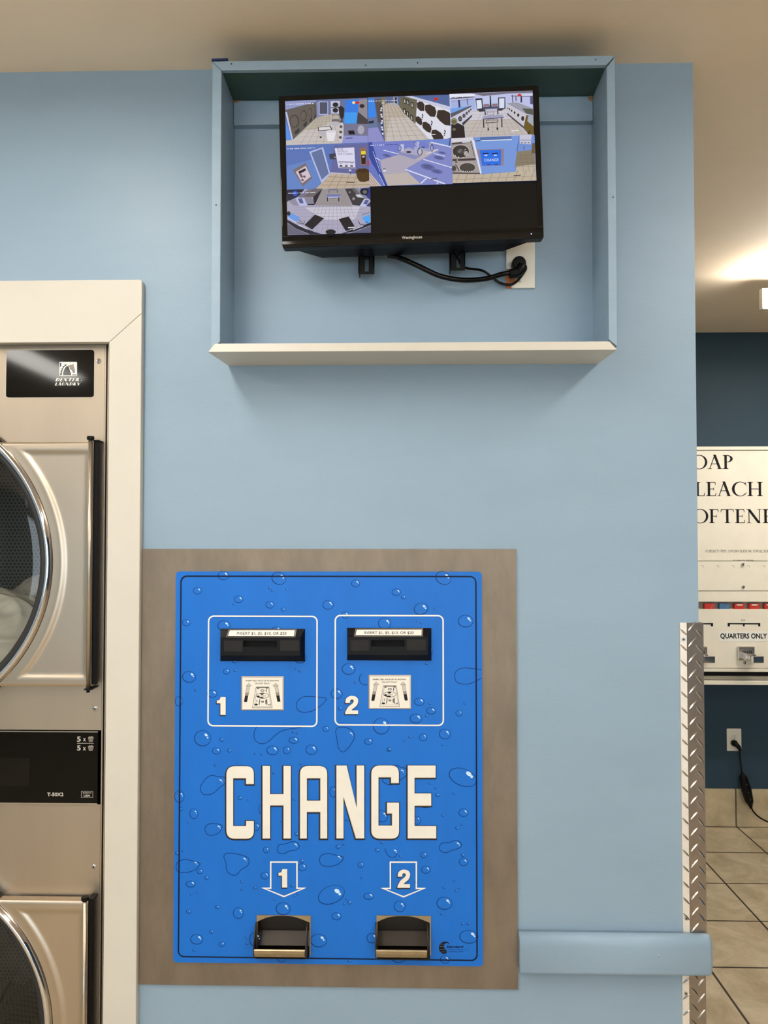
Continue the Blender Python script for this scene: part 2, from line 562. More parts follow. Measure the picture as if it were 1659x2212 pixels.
def serif(ch, t=0.15, h=0.05):
    """roman capital as filled outlines; cap height 1; returns (outlines, width)"""
    out = []
    sw = 0.10
    R = lambda x0, x1, z0, z1: out.append([(x0, z0), (x1, z0), (x1, z1), (x0, z1)])

    def stem(x, tt=t, z0=0.0, z1=1.0, bot=True, top=True):
        R(x, x + tt, z0, z1)
        if bot:
            out.append([(x - sw, z0), (x + tt + sw, z0), (x + tt + sw, z0 + 0.03), (x + tt, z0 + 0.07), (x, z0 + 0.07), (x - sw, z0 + 0.03)])
        if top:
            out.append([(x - sw, z1), (x + tt + sw, z1), (x + tt + sw, z1 - 0.03), (x + tt, z1 - 0.07), (x, z1 - 0.07), (x - sw, z1 - 0.03)])

    def arc(cx, cz, rx, rz, irx, irz, a0, a1, n=28, icx=None):
        icx = cx if icx is None else icx
        for k in range(n):
            p, q = math.radians(a0 + (a1 - a0) * k / n), math.radians(a0 + (a1 - a0) * (k + 1) / n)
            out.append([(cx + rx * math.cos(p), cz + rz * math.sin(p)), (cx + rx * math.cos(q), cz + rz * math.sin(q)),
                        (icx + irx * math.cos(q), cz + irz * math.sin(q)), (icx + irx * math.cos(p), cz + irz * math.sin(p))])

    def line(x0, z0, x1, z1, w):
        out.append([(x0 - w / 2, z0), (x0 + w / 2, z0), (x1 + w / 2, z1), (x1 - w / 2, z1)])

    def foot(x, top=False, w=0.13):
        z = 1.0 if top else 0.0
        R(x - w, x + w, z - (0.035 if top else 0), z + (0 if top else 0.035))

    def arm(x0, x1, z, tick, thick=h):
        R(x0, x1, z - thick / 2, z + thick / 2)
        if tick: out.append([(x1 - 0.05, z), (x1, z), (x1 + 0.02, z + tick), (x1 - 0.005, z + tick)])
    w = 0.6
    if ch == 'O':
        arc(0.5, 0.5, 0.5, 0.52, 0.35, 0.475, 0, 360, 44); w = 1.0
    elif ch == 'C':
        arc(0.5, 0.5, 0.5, 0.52, 0.36, 0.475, 42, 318, 40, icx=0.53)
        out.append([(0.83, 0.98), (0.87, 0.98), (0.89, 0.72), (0.86, 0.72)])
        out.append([(0.86, 0.16), (0.92, 0.24), (0.88, 0.26), (0.80, 0.12)]); w = 0.92
    elif ch == 'A':
        line(0.10, 0, 0.40, 0.96, 0.055); line(0.72, 0, 0.40, 1.03, t * 1.1)
        R(0.2, 0.62, 0.34, 0.34 + h); foot(0.10); foot(0.72, w=0.16); w = 0.86
    elif ch in 'PRB':
        stem(0.1)
        if ch == 'B':
            arc(0.25, 0.76, 0.30, 0.24, 0.17, 0.195, -90, 90); arc(0.25, 0.27, 0.38, 0.27, 0.23, 0.225, -90, 90); w = 0.68
        else:
            arc(0.25, 0.735, 0.36, 0.265, 0.21, 0.22, -90, 90); w = 0.64
        if ch == 'R':
            line(0.74, 0.0, 0.40, 0.48, t * 1.1); foot(0.76, w=0.1); w = 0.84
    elif ch == 'D':
        stem(0.1); arc(0.25, 0.5, 0.55, 0.5, 0.39, 0.455, -90, 90); w = 0.84
    elif ch in 'LEF':
        stem(0.1, bot=(ch != 'L' or True))
        if ch in 'EF':
            arm(0.2, 0.58, 0.975, -0.2); R(0.2, 0.48, 0.5 - h / 2, 0.5 + h / 2); R(0.46, 0.49, 0.40, 0.60)
        if ch in 'LE':
            arm(0.2, 0.60, 0.025, 0.22)
        w = 0.66
    elif ch == 'H':
        stem(0.1); stem(0.70); R(0.2, 0.75, 0.5 - h / 2, 0.5 + h / 2); w = 0.96
    elif ch == 'T':
        stem(0.36, top=False); arm(0.42, 0.82, 0.975, -0.2)
        R(0.04, 0.45, 0.975 - h / 2, 0.975 + h / 2)
        out.append([(0.09, 0.975), (0.04, 0.975), (0.02, 0.775), (0.045, 0.775)]); w = 0.86
    elif ch == 'N':
        R(0.15, 0.15 + 0.05, 0, 0.95); R(0.80, 0.85, 0, 1.0)
        line(0.16, 1.0, 0.80, 0.0, t * 1.25); foot(0.175); foot(0.825, True); R(0.02, 0.2, 0.965, 1.0); w = 0.98
    elif ch == 'S':
        pts = [(0.50, 0.80), (0.44, 0.95), (0.30, 1.0), (0.14, 0.92), (0.10, 0.76), (0.20, 0.60), (0.38, 0.48), (0.50, 0.33), (0.47, 0.12), (0.32, 0.0), (0.15, 0.04), (0.06, 0.22)]
        ws = [0.03, 0.05, 0.06, 0.09, 0.13, 0.16, 0.17, 0.15, 0.12, 0.07, 0.05, 0.03]
        sp = smooth_open([(p[0], p[1], q) for p, q in zip(pts, ws)], 5)
        for a, b in zip(sp[:-1], sp[1:]):
            d = Vector((b[0] - a[0], b[1] - a[1])); d.normalize()
            nx, nz = -d.y, d.x
            out.append([(a[0] + nx * a[2] / 2, a[1] + nz * a[2] / 2), (b[0] + nx * b[2] / 2, b[1] + nz * b[2] / 2), (b[0] - nx * b[2] / 2, b[1] - nz * b[2] / 2), (a[0] - nx * a[2] / 2, a[1] - nz * a[2] / 2)])
        w = 0.60
    elif ch == 'X':
        line(0.72, 0, 0.14, 1.0, t * 1.1); line(0.12, 0, 0.70, 1.0, 0.06)
        for q in (0.12, 0.72): foot(q)
        for q in (0.14, 0.70): foot(q, True)
        w = 0.84
    elif ch == 'U':
        R(0.1, 0.1 + t, 0.3, 1.0); R(0.68, 0.74, 0.3, 1.0)
        arc(0.42, 0.32, 0.32, 0.33, 0.20, 0.27, 180, 360); foot(0.1 + t / 2, True, 0.15); foot(0.71, True); w = 0.86
    elif ch == 'Y':
        R(0.36, 0.36 + t, 0, 0.5); line(0.43, 0.42, 0.12, 1.0, t); line(0.45, 0.42, 0.76, 1.0, 0.06)
        foot(0.43, w=0.16); foot(0.12, True); foot(0.76, True); w = 0.88
    return out, w


def serif_text(mb, s, x0, x1, z0, z1, Y, mi=0, t=0.15, gap=0.04, shear=0.0, h=0.05):
    adv = 0
    glyphs = []
    for ch in s:
        if ch == ' ':
            adv += 0.4; continue
        o, w = serif(ch, t, h)
        glyphs.append((o, adv)); adv += w + gap
    adv -= gap
    kx = (x1 - x0) / adv; kz = z1 - z0
    for o, a in glyphs:
        for p in o: mb.flat([(x0 + (q[0] + a) * kx + shear * q[1] * kz, z0 + q[1] * kz) for q in p], Y, mi)


# ================================================================== SETTING
YB = 2.39                       # back wall of the room beyond the corner
XW = P(1505, 965, 0)[0]         # free end of the main wall
ZC = P(700, 146.5, 0)[1]        # ceiling
XL, XR, YF = -3.2, 3.6, -6.5
TILE = 0.331
DRY_X1 = P(222, 1200, 0.012)[0]
# inner edges of the openings in the main wall
OX0, OX1 = -1.70, P(232, 1200, 0.0)[0]
OZ1 = P(150, 741, 0.0)[1]
CHX0 = P(300, 1650, 0)[0] + 0.02; CHX1 = P(1117, 1650, 0)[0] - 0.02
CHZ0 = P(700, 2132, 0)[1] + 0.02; CHZ1 = P(700, 1186, 0)[1] - 0.02

M['floor'] = tile_mat('floor_tile', (P(1591, 1772, YB)[0], YB), TILE)
mb = MB(); mb.box(XL - 0.1, XR + 0.1, YF - 2.5, YB + 0.1, -0.06, 0.0); struct(mb.build('floor', 'floor'))
mb = MB(); mb.box(XL - 0.1, XR + 0.1, YF - 0.1, YB + 0.1, ZC, ZC + 0.08); struct(mb.build('ceiling', 'ceil'))

def cells(mb, xs, zs, holes, y0, y1):
    for i in range(len(xs) - 1):
        for j in range(len(zs) - 1):
            if (i, j) in holes: continue
            mb.box(xs[i], xs[i + 1], y0, y1, zs[j], zs[j + 1])

mb = MB()
WT = 0.14
cells(mb, [XL, OX0, OX1], [0, OZ1, ZC], {(1, 0)}, 0, WT)
cells(mb, [OX1, CHX0, CHX1, XW], [0, CHZ0, CHZ1, ZC], {(1, 1)}, 0, WT)
struct(mb.build('wall_main', 'wall'))
mb = MB(); mb.box(XW - WT, XW, WT, YB, 0, ZC); struct(mb.build('wall_partition', 'wall'))
mb = MB(); mb.box(XW - WT, XR, YB, YB + 0.1, 0, ZC); struct(mb.build('wall_back', 'dwall'))
mb = MB(); mb.box(XL - 0.1, XL, YF, WT, 0, ZC); struct(mb.build('wall_left', 'wall'))
mb = MB(); mb.box(XR, XR + 0.1, YF, YB, 0, ZC); struct(mb.build('wall_right', 'dwall'))
# shop front behind the photographer
fx = [XL, -2.6, -0.75, 1.1, 2.95, XR]
mb = MB()
mb.box(XL, XR, YF - 0.12, YF, 0, 0.5); mb.box(XL, XR, YF - 0.12, YF, 2.2, ZC)
mb.box(XL, fx[1], YF - 0.12, YF, 0.5, 2.2); mb.box(fx[4], XR, YF - 0.12, YF, 0.5, 2.2)
struct(mb.build('wall_front', 'wall'))
for i in range(3):
    a, b = fx[i + 1], fx[i + 2]
    fr = MB()
    for q in ((a, a + 0.06, 0.5, 2.2), (b - 0.06, b, 0.5, 2.2), (a, b, 0.5, 0.56), (a, b, 2.14, 2.2)):
        fr.box(q[0], q[1], YF - 0.10, YF - 0.02, q[2], q[3])
    o = struct(fr.build('window_%d' % (i + 1), 'door_paint'))
    g = MB(); g.box(a + 0.06, b - 0.06, YF - 0.065, YF - 0.055, 0.56, 2.14)
    g.build('pane', 'pane', o)

# tiled skirting on the back wall
zb = P(1591, 1705, YB - 0.012)[1]
mb = MB()
xg = P(1590, 1740, YB - 0.012)[0]
mb.box(XW, XR, YB - 0.006, YB, 0.0, zb - 0.002, 1)
k0 = -3
for k in range(-3, 8):
    a, b = xg + k * TILE + 0.003, xg + (k + 1) * TILE - 0.003
    a = max(a, XW + 0.001); b = min(b, XR)
    if b - a > 0.01: mb.box(a, b, YB - 0.012, YB, 0.004, zb, 0)
M['skirt'] = mat('skirting_tile', (206, 190, 156), 0.45, var=0.2, vscale=9, var2=(170, 150, 118))
M['grout'] = mat('brown_grout', (70, 50, 32), 0.8)
struct(mb.build('baseboard_back', ['skirt', 'grout'], bevel=0.001))

# cream casing round the dryer opening
YC = -0.019
tx1 = P(303.5, 1000, YC)[0]; tx0 = P(233, 1000, YC)[0]
tz1 = P(150, 605, YC)[1]; tz0 = P(150, 739.5, YC)[1]
mit = P(304, 676, YC)
mb = MB()
mb.prism([(XL, tz0), (tx0, tz0), (tx1, mit[1]), (tx1, tz1 - 0.004), (tx1 - 0.004, tz1), (XL, tz1)], YC, 0.0)
struct(mb.build('trim_1', 'cream', bevel=0.0015))
mb = MB()
mb.prism([(tx0, tz0 - 0.0006), (tx0, 0.0), (tx1, 0.0), (tx1, mit[1] - 0.0006)], YC, 0.0)
mb.box(tx0, tx0 + 0.004, 0.0, 0.10, 0, tz0 - 0.001)
struct(mb.build('trim_2', 'cream', bevel=0.0015))

# ================================================================== CEILING LIGHTS
def strip_light(x0, x1, y0, y1, z0, z1, strength, label, col=(255, 251, 243), shield=False):
    L = thing('ceiling_light', ((x0 + x1) / 2, (y0 + y1) / 2, z1), label, 'ceiling light', 'ceiling strip lights')
    m = emit('lit_diffuser', col, strength)
    h = MB()
    zt = z0 + 0.012
    h.box(x0, x1, y0, y1, zt, z1)
    h.build('housing', 'cream', L, bevel=0.002)
    d = MB()
    d.box(x0 + 0.01, x1 - 0.01, y0 + 0.005, y1 - 0.005, z0, zt)
    d.build('diffuser', m, L)
    return L

for xa, pos in ((-0.75, 'left of the camera'), (1.15, 'right of the camera'), (-2.2, 'far left of the camera')):
    for ya, yb, k, where in ((-1.75, -0.52, LAMP_NEAR, 'nearest the change machine wall'), (-3.3, -2.05, LAMP_ROW, 'behind the camera')):
        strip_light(xa - 0.11, xa + 0.11, ya, yb, ZC - 0.05, ZC, k, 'ceiling strip light ' + pos + ', ' + where)
strip_light(-1.6, 1.6, -5.0, -4.75, ZC - 0.05, ZC, LAMP_FAR, 'strip light on the ceiling near the shop window')
# the fixture whose end shows at the right edge of the photo
fy = 1.43
fx0, fz = P(1652, 655, fy)
L = thing('ceiling_light', (fx0 + 0.6, fy, ZC), 'lit strip light under the ceiling at the right edge, only its end showing', 'ceiling light', 'ceiling strip lights')
zt = P(1655, 645, fy)[1]; zb_ = P(1655, 664, fy)[1]
h = MB(); h.box(fx0 - 0.0, fx0 + 1.2, fy + 0.02, fy + 0.05, zb_ - 0.0, zt + 0.05)
h.box(fx0 + 0.15, fx0 + 0.19, fy + 0.025, fy + 0.045, zt + 0.05, ZC); h.box(fx0 + 1.0, fx0 + 1.04, fy + 0.025, fy + 0.045, zt + 0.05, ZC)
h.build('housing', 'cream', L, bevel=0.002)
d = MB(); d.box(fx0 + 0.004, fx0 + 1.19, fy - 0.06, fy + 0.018, zb_, zt)
d.build('diffuser', emit('lit_diffuser', (255, 251, 243), LAMP_SIDE), L, bevel=0.006)

# ================================================================== BOX AROUND THE TELEVISION
YBX = -0.133
bl, br_ = P(457, 440, YBX)[0], P(1331, 440, YBX)[0]
il, ir = P(477, 440, YBX)[0], P(1313, 440, YBX)[0]
bt = P(893, 126, YBX)[1]; it = P(893, 146, YBX)[1]
ib = P(893, 738, YBX)[1]; bb = P(893, 757, YBX)[1]
BX = thing('display_box', ((bl + br_) / 2, 0, bb), 'blue painted wooden box on the wall framing the television, cream moulding below', 'wooden box')
TH = 0.018
# boards behind the face trim
mb = MB(); mb.box(il - TH, il, YBX + 0.012, 0, bb + 0.01, it + 0.004); mb.build('side_board', 'wood', BX)
mb = MB(); mb.box(ir, ir + TH, YBX + 0.012, 0, bb + 0.01, it + 0.004); mb.build('side_board', 'wood', BX)
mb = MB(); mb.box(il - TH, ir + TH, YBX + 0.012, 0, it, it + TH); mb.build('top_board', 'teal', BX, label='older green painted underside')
mb = MB(); mb.box(il + 0.0005, ir - 0.0005, YBX + 0.006, 0, bb + 0.003, ib); mb.build('bottom_board', 'wood', BX)
# mitred face trim
mb = MB(); mb.prism([(bl, bt), (il, it), (ir, it), (br_, bt)], YBX, YBX + 0.012)
mb.build('face_trim', 'wood', BX, bevel=0.0012)
g = 0.0008
mb = MB(); mb.prism([(bl, bt - g), (bl, bb + 0.006), (il, ib + 0.002), (il, it - g)], YBX, YBX + 0.012)
mb.build('face_trim', 'wood', BX, bevel=0.0012)
mb = MB(); mb.prism([(br_, bt - 0.003), (br_, bb + 0.006), (ir, ib + 0.002), (ir, it - 0.004)], YBX, YBX + 0.012)
mb.build('face_trim', 'wood', BX, bevel=0.0012)
# cream moulding under the opening
ym = YBX - 0.003
f = [P3(464, 742.5, ym), P3(449, 764, ym - 0.002), P3(1333, 752, ym - 0.002), P3(1317, 737, ym)]
zf = (f[0][2] + f[3][2]) / 2; zg = (f[1][2] + f[2][2]) / 2
f = [(p[0], p[1], zf if i in (0, 3) else zg) for i, p in enumerate(f)]
wl_, wr_ = P(493, 786, 0)[0], P(1293, 779, 0)[0]
zw = zg + 0.001
bk = [(f[0][0] + 0.01, 0, zf - 0.001), (wl_, 0, zw), (wr_, 0, zw), (f[3][0] - 0.01, 0, zf - 0.001)]
mb = MB(); mb.hexa(f, bk)
mb.build('bottom_moulding', 'cream', BX, bevel=0.001, label='cream painted moulding')
# cleat along the top of the back
c0 = P(893, 190, -0.018)[1]; c1 = P(893, 265, -0.018)[1]
mb = MB(); mb.box(il + 0.001, ir - 0.001, -0.018, 0, c1, it - 0.0005)
mb.build('cleat', 'wood', BX, bevel=0.001)
# nail heads
for x, y in ((467, 443), (1324, 426), (500, 138), (902, 136), (1287, 129), (790, 141)):
    q = P(x, y, YBX - 0.0002)
    mb = MB(); mb.flat(ell(q[0], q[1], 0.0016, 0.0016, n=10), YBX - 0.0004)
    mb.build('nail_hole', 'dgrey', BX, recalc=False)
M['raw'] = mat('bare_wood', (150, 112, 78), 0.8, var=0.3, vscale=200)
for pts in ([(503, 213), (512, 211), (522, 212), (530, 214), (518, 219), (508, 222), (504, 220)], [(1271, 210), (1279, 205), (1281, 212), (1277, 220), (1270, 215)]):
    mb = MB(); mb.flat([P(x, y, -0.0188) for x, y in pts], -0.0188)
    mb.build('bare_wood', 'raw', BX, recalc=False, label='bare wood at a corner')
mb = MB()
q = [P(457, 131, YBX - 0.001), P(457, 126.5, YBX - 0.001), P(492, 125.5, YBX - 0.001), P(492, 128.5, YBX - 0.001), P(480, 129, YBX - 0.001)]
mb.prism(q, YBX - 0.0012, YBX + 0.004)
tp = mb.build('masking_tape', 'tape', None)
tp['label'] = 'scrap of dark blue tape on top left corner of wooden box'; tp['category'] = 'tape'

# ================================================================== TELEVISION
YT = -0.128
cor = [P(601, 207, YT), P(1163, 183, YT), P(1177, 514, YT), P(609, 534, YT)]
cxT = sum(p[0] for p in cor) / 4; czT = sum(p[1] for p in cor) / 4
TV = thing('television', (cxT, -0.06, czT), 'black flat television tilted on its mount, showing seven security camera views', 'television')
ux = Vector((cor[1][0] - cor[0][0] + cor[2][0] - cor[3][0], cor[1][1] - cor[0][1] + cor[2][1] - cor[3][1]))
TWd = ux.length / 2
ux.normalize(); uz = Vector((-ux.y, ux.x))
THt = ((Vector(cor[0]) - Vector(cor[3])).length + (Vector(cor[1]) - Vector(cor[2])).length) / 2


def tv(a, b):
    """point a to the right and b up from the middle of the set"""
    p = Vector((cxT, czT)) + ux * a + uz * b
    return (p.x, p.y)


hw, hh = TWd / 2, THt / 2
pm = 1.612 / FPX
ix0, ix1 = -hw + 14.5 * pm, hw - 12.5 * pm      # picture area
iz1, iz0 = hh - 12 * pm, -hh + 23 * pm
rr = lambda x0, x1, z0, z1, r: [tv(*p) for p in rrect(x0, x1, z0, z1, r)]
mb = MB()
mb.prism(rr(-hw, hw, -hh, hh, 0.006), YT + 0.003, YT + 0.026)
mb.build('casing', 'black', TV, bevel=0.002, bseg=3)
# front frame as four glossy bars round the picture
mb = MB()
for a in ((-hw + .001, ix0, iz0, iz1), (ix1, hw - .001, iz0, iz1), (-hw + .001, hw - .001, iz1, hh - .001)):
    mb.prism([tv(*p) for p in ((a[0], a[2]), (a[1], a[2]), (a[1], a[3]), (a[0], a[3]))], YT, YT + 0.005)
mb.build('bezel', 'gloss', TV, bevel=0.0012, bseg=3)
mb = MB()
mb.prismx([(0, 0)] * 3, 0, 0) if False else None
prof = [(YT + 0.006, iz0), (YT, iz0), (YT - 0.0012, iz0 - 0.010), (YT - 0.0005, -hh + 0.006), (YT + 0.004, -hh + 0.001), (YT + 0.012, -hh + 0.001)]
n = len(prof)
vs = [(tv(-hw + .001, z)[0], y, tv(-hw + .001, z)[1]) for y, z in prof] + [(tv(hw - .001, z)[0], y, tv(hw - .001, z)[1]) for y, z in prof]
mb.add(vs, [(i, i + 1, n + i + 1, n + i) for i in range(n - 1)] + [list(range(n)), list(range(2 * n - 1, n - 1, -1))])
mb.build('chin', 'gloss', TV, bevel=0.0008)
mb = MB()
p0, p1 = tv(-0.022, -hh + 5.5 * pm), tv(0.022, -hh + 13 * pm)
tm = MB(); text(tm, 'Westinghouse', -23 * pm, 21 * pm, -hh + 8 * pm, -hh + 14.5 * pm, YT - 0.0016, bold=0.012)
tm.v = [(tv(x, z)[0], y, tv(x, z)[1]) for x, y, z in tm.v]
tm.build('lettering', 'lgrey', TV, recalc=False)
mb = MB(); q = tv(hw - 28 * pm, -hh + 9 * pm)
mb.flat(ell(q[0], q[1], 0.0012, 0.0012, n=10), YT - 0.0015)
mb.build('power_light', emit('blue_led', (90, 90, 255), 3.0), TV)
# deeper housing behind the lower half, its underside slopes up to the sides
mb = MB()
b0 = -hh + 0.004
out = [(-hw * 0.94, b0), (-hw * 0.94, b0 + 0.05), (-hw * 0.8, b0 + 0.2), (hw * 0.8, b0 + 0.2), (hw * 0.94, b0 + 0.05), (hw * 0.94, b0)]
inn = [(-hw * 0.72, b0 - 0.004), (-hw * 0.72, b0 + 0.05), (-hw * 0.62, b0 + 0.16), (hw * 0.62, b0 + 0.16), (hw * 0.72, b0 + 0.05), (hw * 0.72, b0 - 0.004)]
o3 = [(tv(*p)[0], YT + 0.025, tv(*p)[1]) for p in out]
i3 = [(tv(*p)[0], YT + 0.074, tv(*p)[1]) for p in inn]
n = 6
mb.add(o3 + i3, [list(range(n)), list(range(2 * n - 1, n - 1, -1))] + [(i, i + n, (i + 1) % n + n, (i + 1) % n) for i in range(n)])
BH = mb.build('back_housing', 'black', TV, bevel=0.003)
for s, x0 in ((-1, -hw * 0.66), (1, hw * 0.36)):
    mb = MB()
    for i in range(10):
        for j in range(4):
            a = x0 + i * 0.0085; y = YT + 0.031 + j * 0.006
            pp = [(tv(a, b0 - 0.0002)[0], y, tv(a, b0 + 0.0016)[1] - 0.0012), (tv(a + 0.005, b0)[0], y, tv(a + 0.005, b0 + 0.0016)[1] - 0.0012),
                  (tv(a + 0.005, b0)[0], y + 0.0042, tv(a + 0.005, b0 + 0.0018)[1] - 0.0012), (tv(a, b0)[0], y + 0.0042, tv(a, b0 + 0.0018)[1] - 0.0012)]
            mb.poly(pp)
    mb.build('vent', 'charcoal', BH, recalc=False)

# ---- the picture: seven camera views
sc = MB()
YS0 = YT + 0.0016
_k = [0]


def cl(c, g=1.0):
    return (lin(c[0]) * g, lin(c[1]) * g, lin(c[2]) * g, 1.0)


def area(org, pts, col, s=8.295):
    _k[0] += 1
    sc.flat([P(org[0] + x / s, org[1] + y / s, YS0) for x, y in pts], YS0 - _k[0] * 1.2e-5, col=cl(col))


def stroke(org, pts, col, w=6, s=8.295, closed=False):
    _k[0] += 1
    sc.ribbon([P(org[0] + x / s, org[1] + y / s, YS0) for x, y in pts], w / s * pm, YS0 - _k[0] * 1.2e-5, col=cl(col), closed=closed)


def disc(org, cx, cy, rx, ry, col, rot=0, n=20):
    area(org, ell(cx, cy, rx, ry, rot, n), col)


def stamp(org, x0, x1, y0, y1, col=(235, 238, 255), seed=1):
    """row of unreadable little date-stamp marks"""
    rnd = random.Random(seed); x = x0
    while x < x1:
        w = rnd.choice((16, 22, 30)); t = (x - x0) / (x1 - x0); y = y0 + (y1 - y0) * t
        area(org, [(x, y), (min(x + w, x1), y - 1), (min(x + w, x1), y + 11), (x, y + 12)], col)
        x += w + rnd.choice((5, 7, 22))


# black ground
_k[0] += 1
sc.flat([tv(ix0, iz0), tv(ix1, iz0), tv(ix1, iz1), tv(ix0, iz1)], YS0, col=(0.0035, 0.0028, 0.0022, 1))

# view: aisle with dryers and desk
o = (600, 195)
area(o, [(130, 190), (1605, 130), (1615, 950), (148, 990)], (108, 118, 158))
area(o, [(148, 985), (140, 900), (270, 890), (700, 480), (960, 430), (1090, 470), (1180, 610), (1180, 950)], (206, 198, 194))
area(o, [(270, 890), (700, 480), (960, 430), (950, 560), (700, 700), (480, 720)], (190, 180, 165))
for k in range(6):
    a = k / 6
    stroke(o, [(400 + 140 * k, 980 - 8 * k), (740 + 45 * k, 450 - 3 * k)], (150, 140, 140), 5)
for y, x0, x1 in ((930, 230, 1100), (840, 330, 1100), (760, 420, 1100), (690, 490, 1000), (630, 560, 960), (580, 600, 950), (535, 650, 950), (500, 680, 950)):
    stroke(o, [(x0, y), (x1, y - 22)], (160, 150, 148), 4)
area(o, [(130, 205), (420, 182), (690, 178), (690, 205), (140, 360)], (150, 158, 205))
area(o, [(138, 355), (690, 208), (700, 480), (275, 880)], (104, 98, 92))
area(o, [(135, 395), (165, 390), (275, 885), (250, 890)], (200, 204, 240))
area(o, [(140, 520), (250, 890), (145, 890)], (96, 150, 236))
for cx, cy, rx, ry in ((298, 555, 88, 118), (465, 455, 56, 98), (580, 395, 38, 78), (655, 345, 22, 70)):
    disc(o, cx, cy, rx, ry, (78, 68, 62)); disc(o, cx - 4, cy + 4, rx * .78, ry * .82, (106, 98, 92))
for q in ((345, 735, 44), (488, 610, 32), (592, 525, 22), (665, 465, 16)):
    area(o, [(q[0] - q[2], q[1] + 10), (q[0] + q[2], q[1] - 62), (q[0] + q[2], q[1] + 10), (q[0] - q[2] + 14, q[1] + 62)], (62, 58, 58))
area(o, [(735, 200), (905, 205), (905, 450), (740, 450)], (176, 184, 226)); area(o, [(752, 215), (888, 215), (888, 425), (752, 425)], (84, 86, 108))
area(o, [(690, 210), (735, 205), (740, 470), (710, 520)], (142, 148, 190))
area(o, [(945, 195), (1115, 195), (1105, 420), (955, 420)], (198, 200, 222))
disc(o, 1035, 262, 52, 42, (44, 42, 50)); disc(o, 1032, 362, 50, 42, (44, 42, 50)); stroke(o, [(955, 315), (1105, 310)], (60, 60, 70), 12)
area(o, [(970, 425), (1110, 425), (1120, 600), (960, 620)], (150, 140, 132)); disc(o, 1040, 490, 62, 46, (188, 178, 170)); disc(o, 1040, 545, 70, 30, (120, 108, 104))
disc(o, 1030, 600, 80, 42, (190, 186, 196))
area(o, [(1085, 300), (1140, 280), (1195, 330), (1185, 470), (1150, 540), (1105, 450)], (48, 44, 46))
for k in range(8): disc(o, 1140 - k * 3, 560 + k * 48, 26, 26, (206, 206, 220) if k % 2 else (84, 78, 86))
area(o, [(1215, 180), (1455, 165), (1415, 600), (1190, 598)], (58, 128, 234)); area(o, [(1200, 400), (1425, 400), (1415, 600), (1190, 598)], (70, 160, 246))
area(o, [(1455, 170), (1605, 160), (1605, 560), (1440, 420)], (150, 142, 150)); disc(o, 1510, 285, 46, 36, (50, 46, 52)); area(o, [(1440, 390), (1610, 530), (1610, 610), (1410, 605)], (74, 68, 72))
area(o, [(1185, 600), (1615, 608), (1615, 815), (1180, 812)], (122, 122, 150)); disc(o, 1490, 710, 60, 80, (176, 172, 190))
area(o, [(1260, 728), (1365, 722), (1388, 795), (1275, 795)], (36, 26, 34))
area(o, [(1180, 815), (1615, 818), (1615, 940), (1150, 960)], (148, 152, 214)); stroke(o, [(1215, 862), (1340, 858)], (40, 40, 70), 14)
area(o, [(720, 660), (945, 645), (985, 715), (720, 735)], (60, 54, 56)); area(o, [(735, 668), (930, 655), (960, 705), (735, 722)], (224, 220, 222))
area(o, [(740, 740), (880, 735), (860, 840), (750, 800)], (190, 186, 196)); disc(o, 770, 845, 20, 16, (60, 56, 66))
area(o, [(865, 750), (1050, 725), (1005, 915), (895, 915)], (236, 234, 240)); disc(o, 955, 740, 92, 26, (222, 218, 228))
disc(o, 1360, 225, 28, 24, (250, 236, 150)); area(o, [(1395, 205), (1460, 205), (1455, 248), (1395, 245)], (214, 40, 40))
stamp(o, 160, 650, 250, 235, seed=3)

# view: aisle of stacked dryers
o = (785, 195)
area(o, [(80, 130), (1540, 82), (1562, 890), (82, 945)], (96, 108, 150))
area(o, [(340, 250), (560, 225), (720, 330), (1180, 885), (390, 930)], (192, 180, 166)); area(o, [(480, 500), (870, 500), (1180, 885), (390, 930)], (206, 196, 190))
for k in range(6): stroke(o, [(380 + 45 * k, 240 - 4 * k), (560 + 145 * k - 150, 925 - 5 * k)], (132, 122, 112), 5)
for y, a, b in ((400, 350, 740), (470, 355, 800), (540, 360, 860), (600, 365, 910), (665, 370, 980), (740, 378, 1040), (820, 385, 1110)): stroke(o, [(a, y + 10), (b, y - 14)], (146, 136, 128), 4)
area(o, [(82, 160), (190, 150), (235, 480), (80, 500)], (62, 140, 240)); area(o, [(80, 500), (235, 490), (260, 670), (85, 680)], (108, 122, 160)); area(o, [(90, 560), (185, 545), (185, 595), (90, 605)], (50, 48, 60))
area(o, [(85, 685), (260, 670), (375, 920), (85, 940)], (148, 148, 208)); area(o, [(200, 170), (330, 150), (345, 560), (270, 600)], (92, 84, 86))
for k in range(14): disc(o, 312 + 2 * k + (k % 2) * 10, 290 + 38 * k, 16, 16, (236, 234, 240) if k % 3 else (50, 44, 48))
area(o, [(315, 130), (385, 130), (400, 260), (330, 265)], (120, 116, 84)); disc(o, 355, 232, 30, 22, (200, 190, 160))
area(o, [(535, 125), (610, 120), (615, 290), (545, 250)], (170, 176, 206)); area(o, [(560, 130), (600, 130), (600, 250), (565, 235)], (52, 52, 66))
area(o, [(740, 120), (960, 170), (935, 610), (730, 420), (640, 290), (660, 130)], (110, 104, 86))
for x, y in ((740, 200), (795, 220), (872, 270), (735, 380), (790, 430), (865, 500)): area(o, [(x - 26, y - 55), (x + 22, y - 40), (x + 28, y + 60), (x - 14, y + 40)], (46, 42, 40)); area(o, [(x - 8, y - 30), (x + 4, y - 25), (x + 12, y + 40), (x - 4, y + 30)], (230, 230, 236))
area(o, [(860, 118), (1540, 84), (1550, 350), (960, 175)], (88, 108, 160)); area(o, [(740, 118), (870, 112), (1550, 300), (1552, 360), (965, 180)], (206, 208, 232))
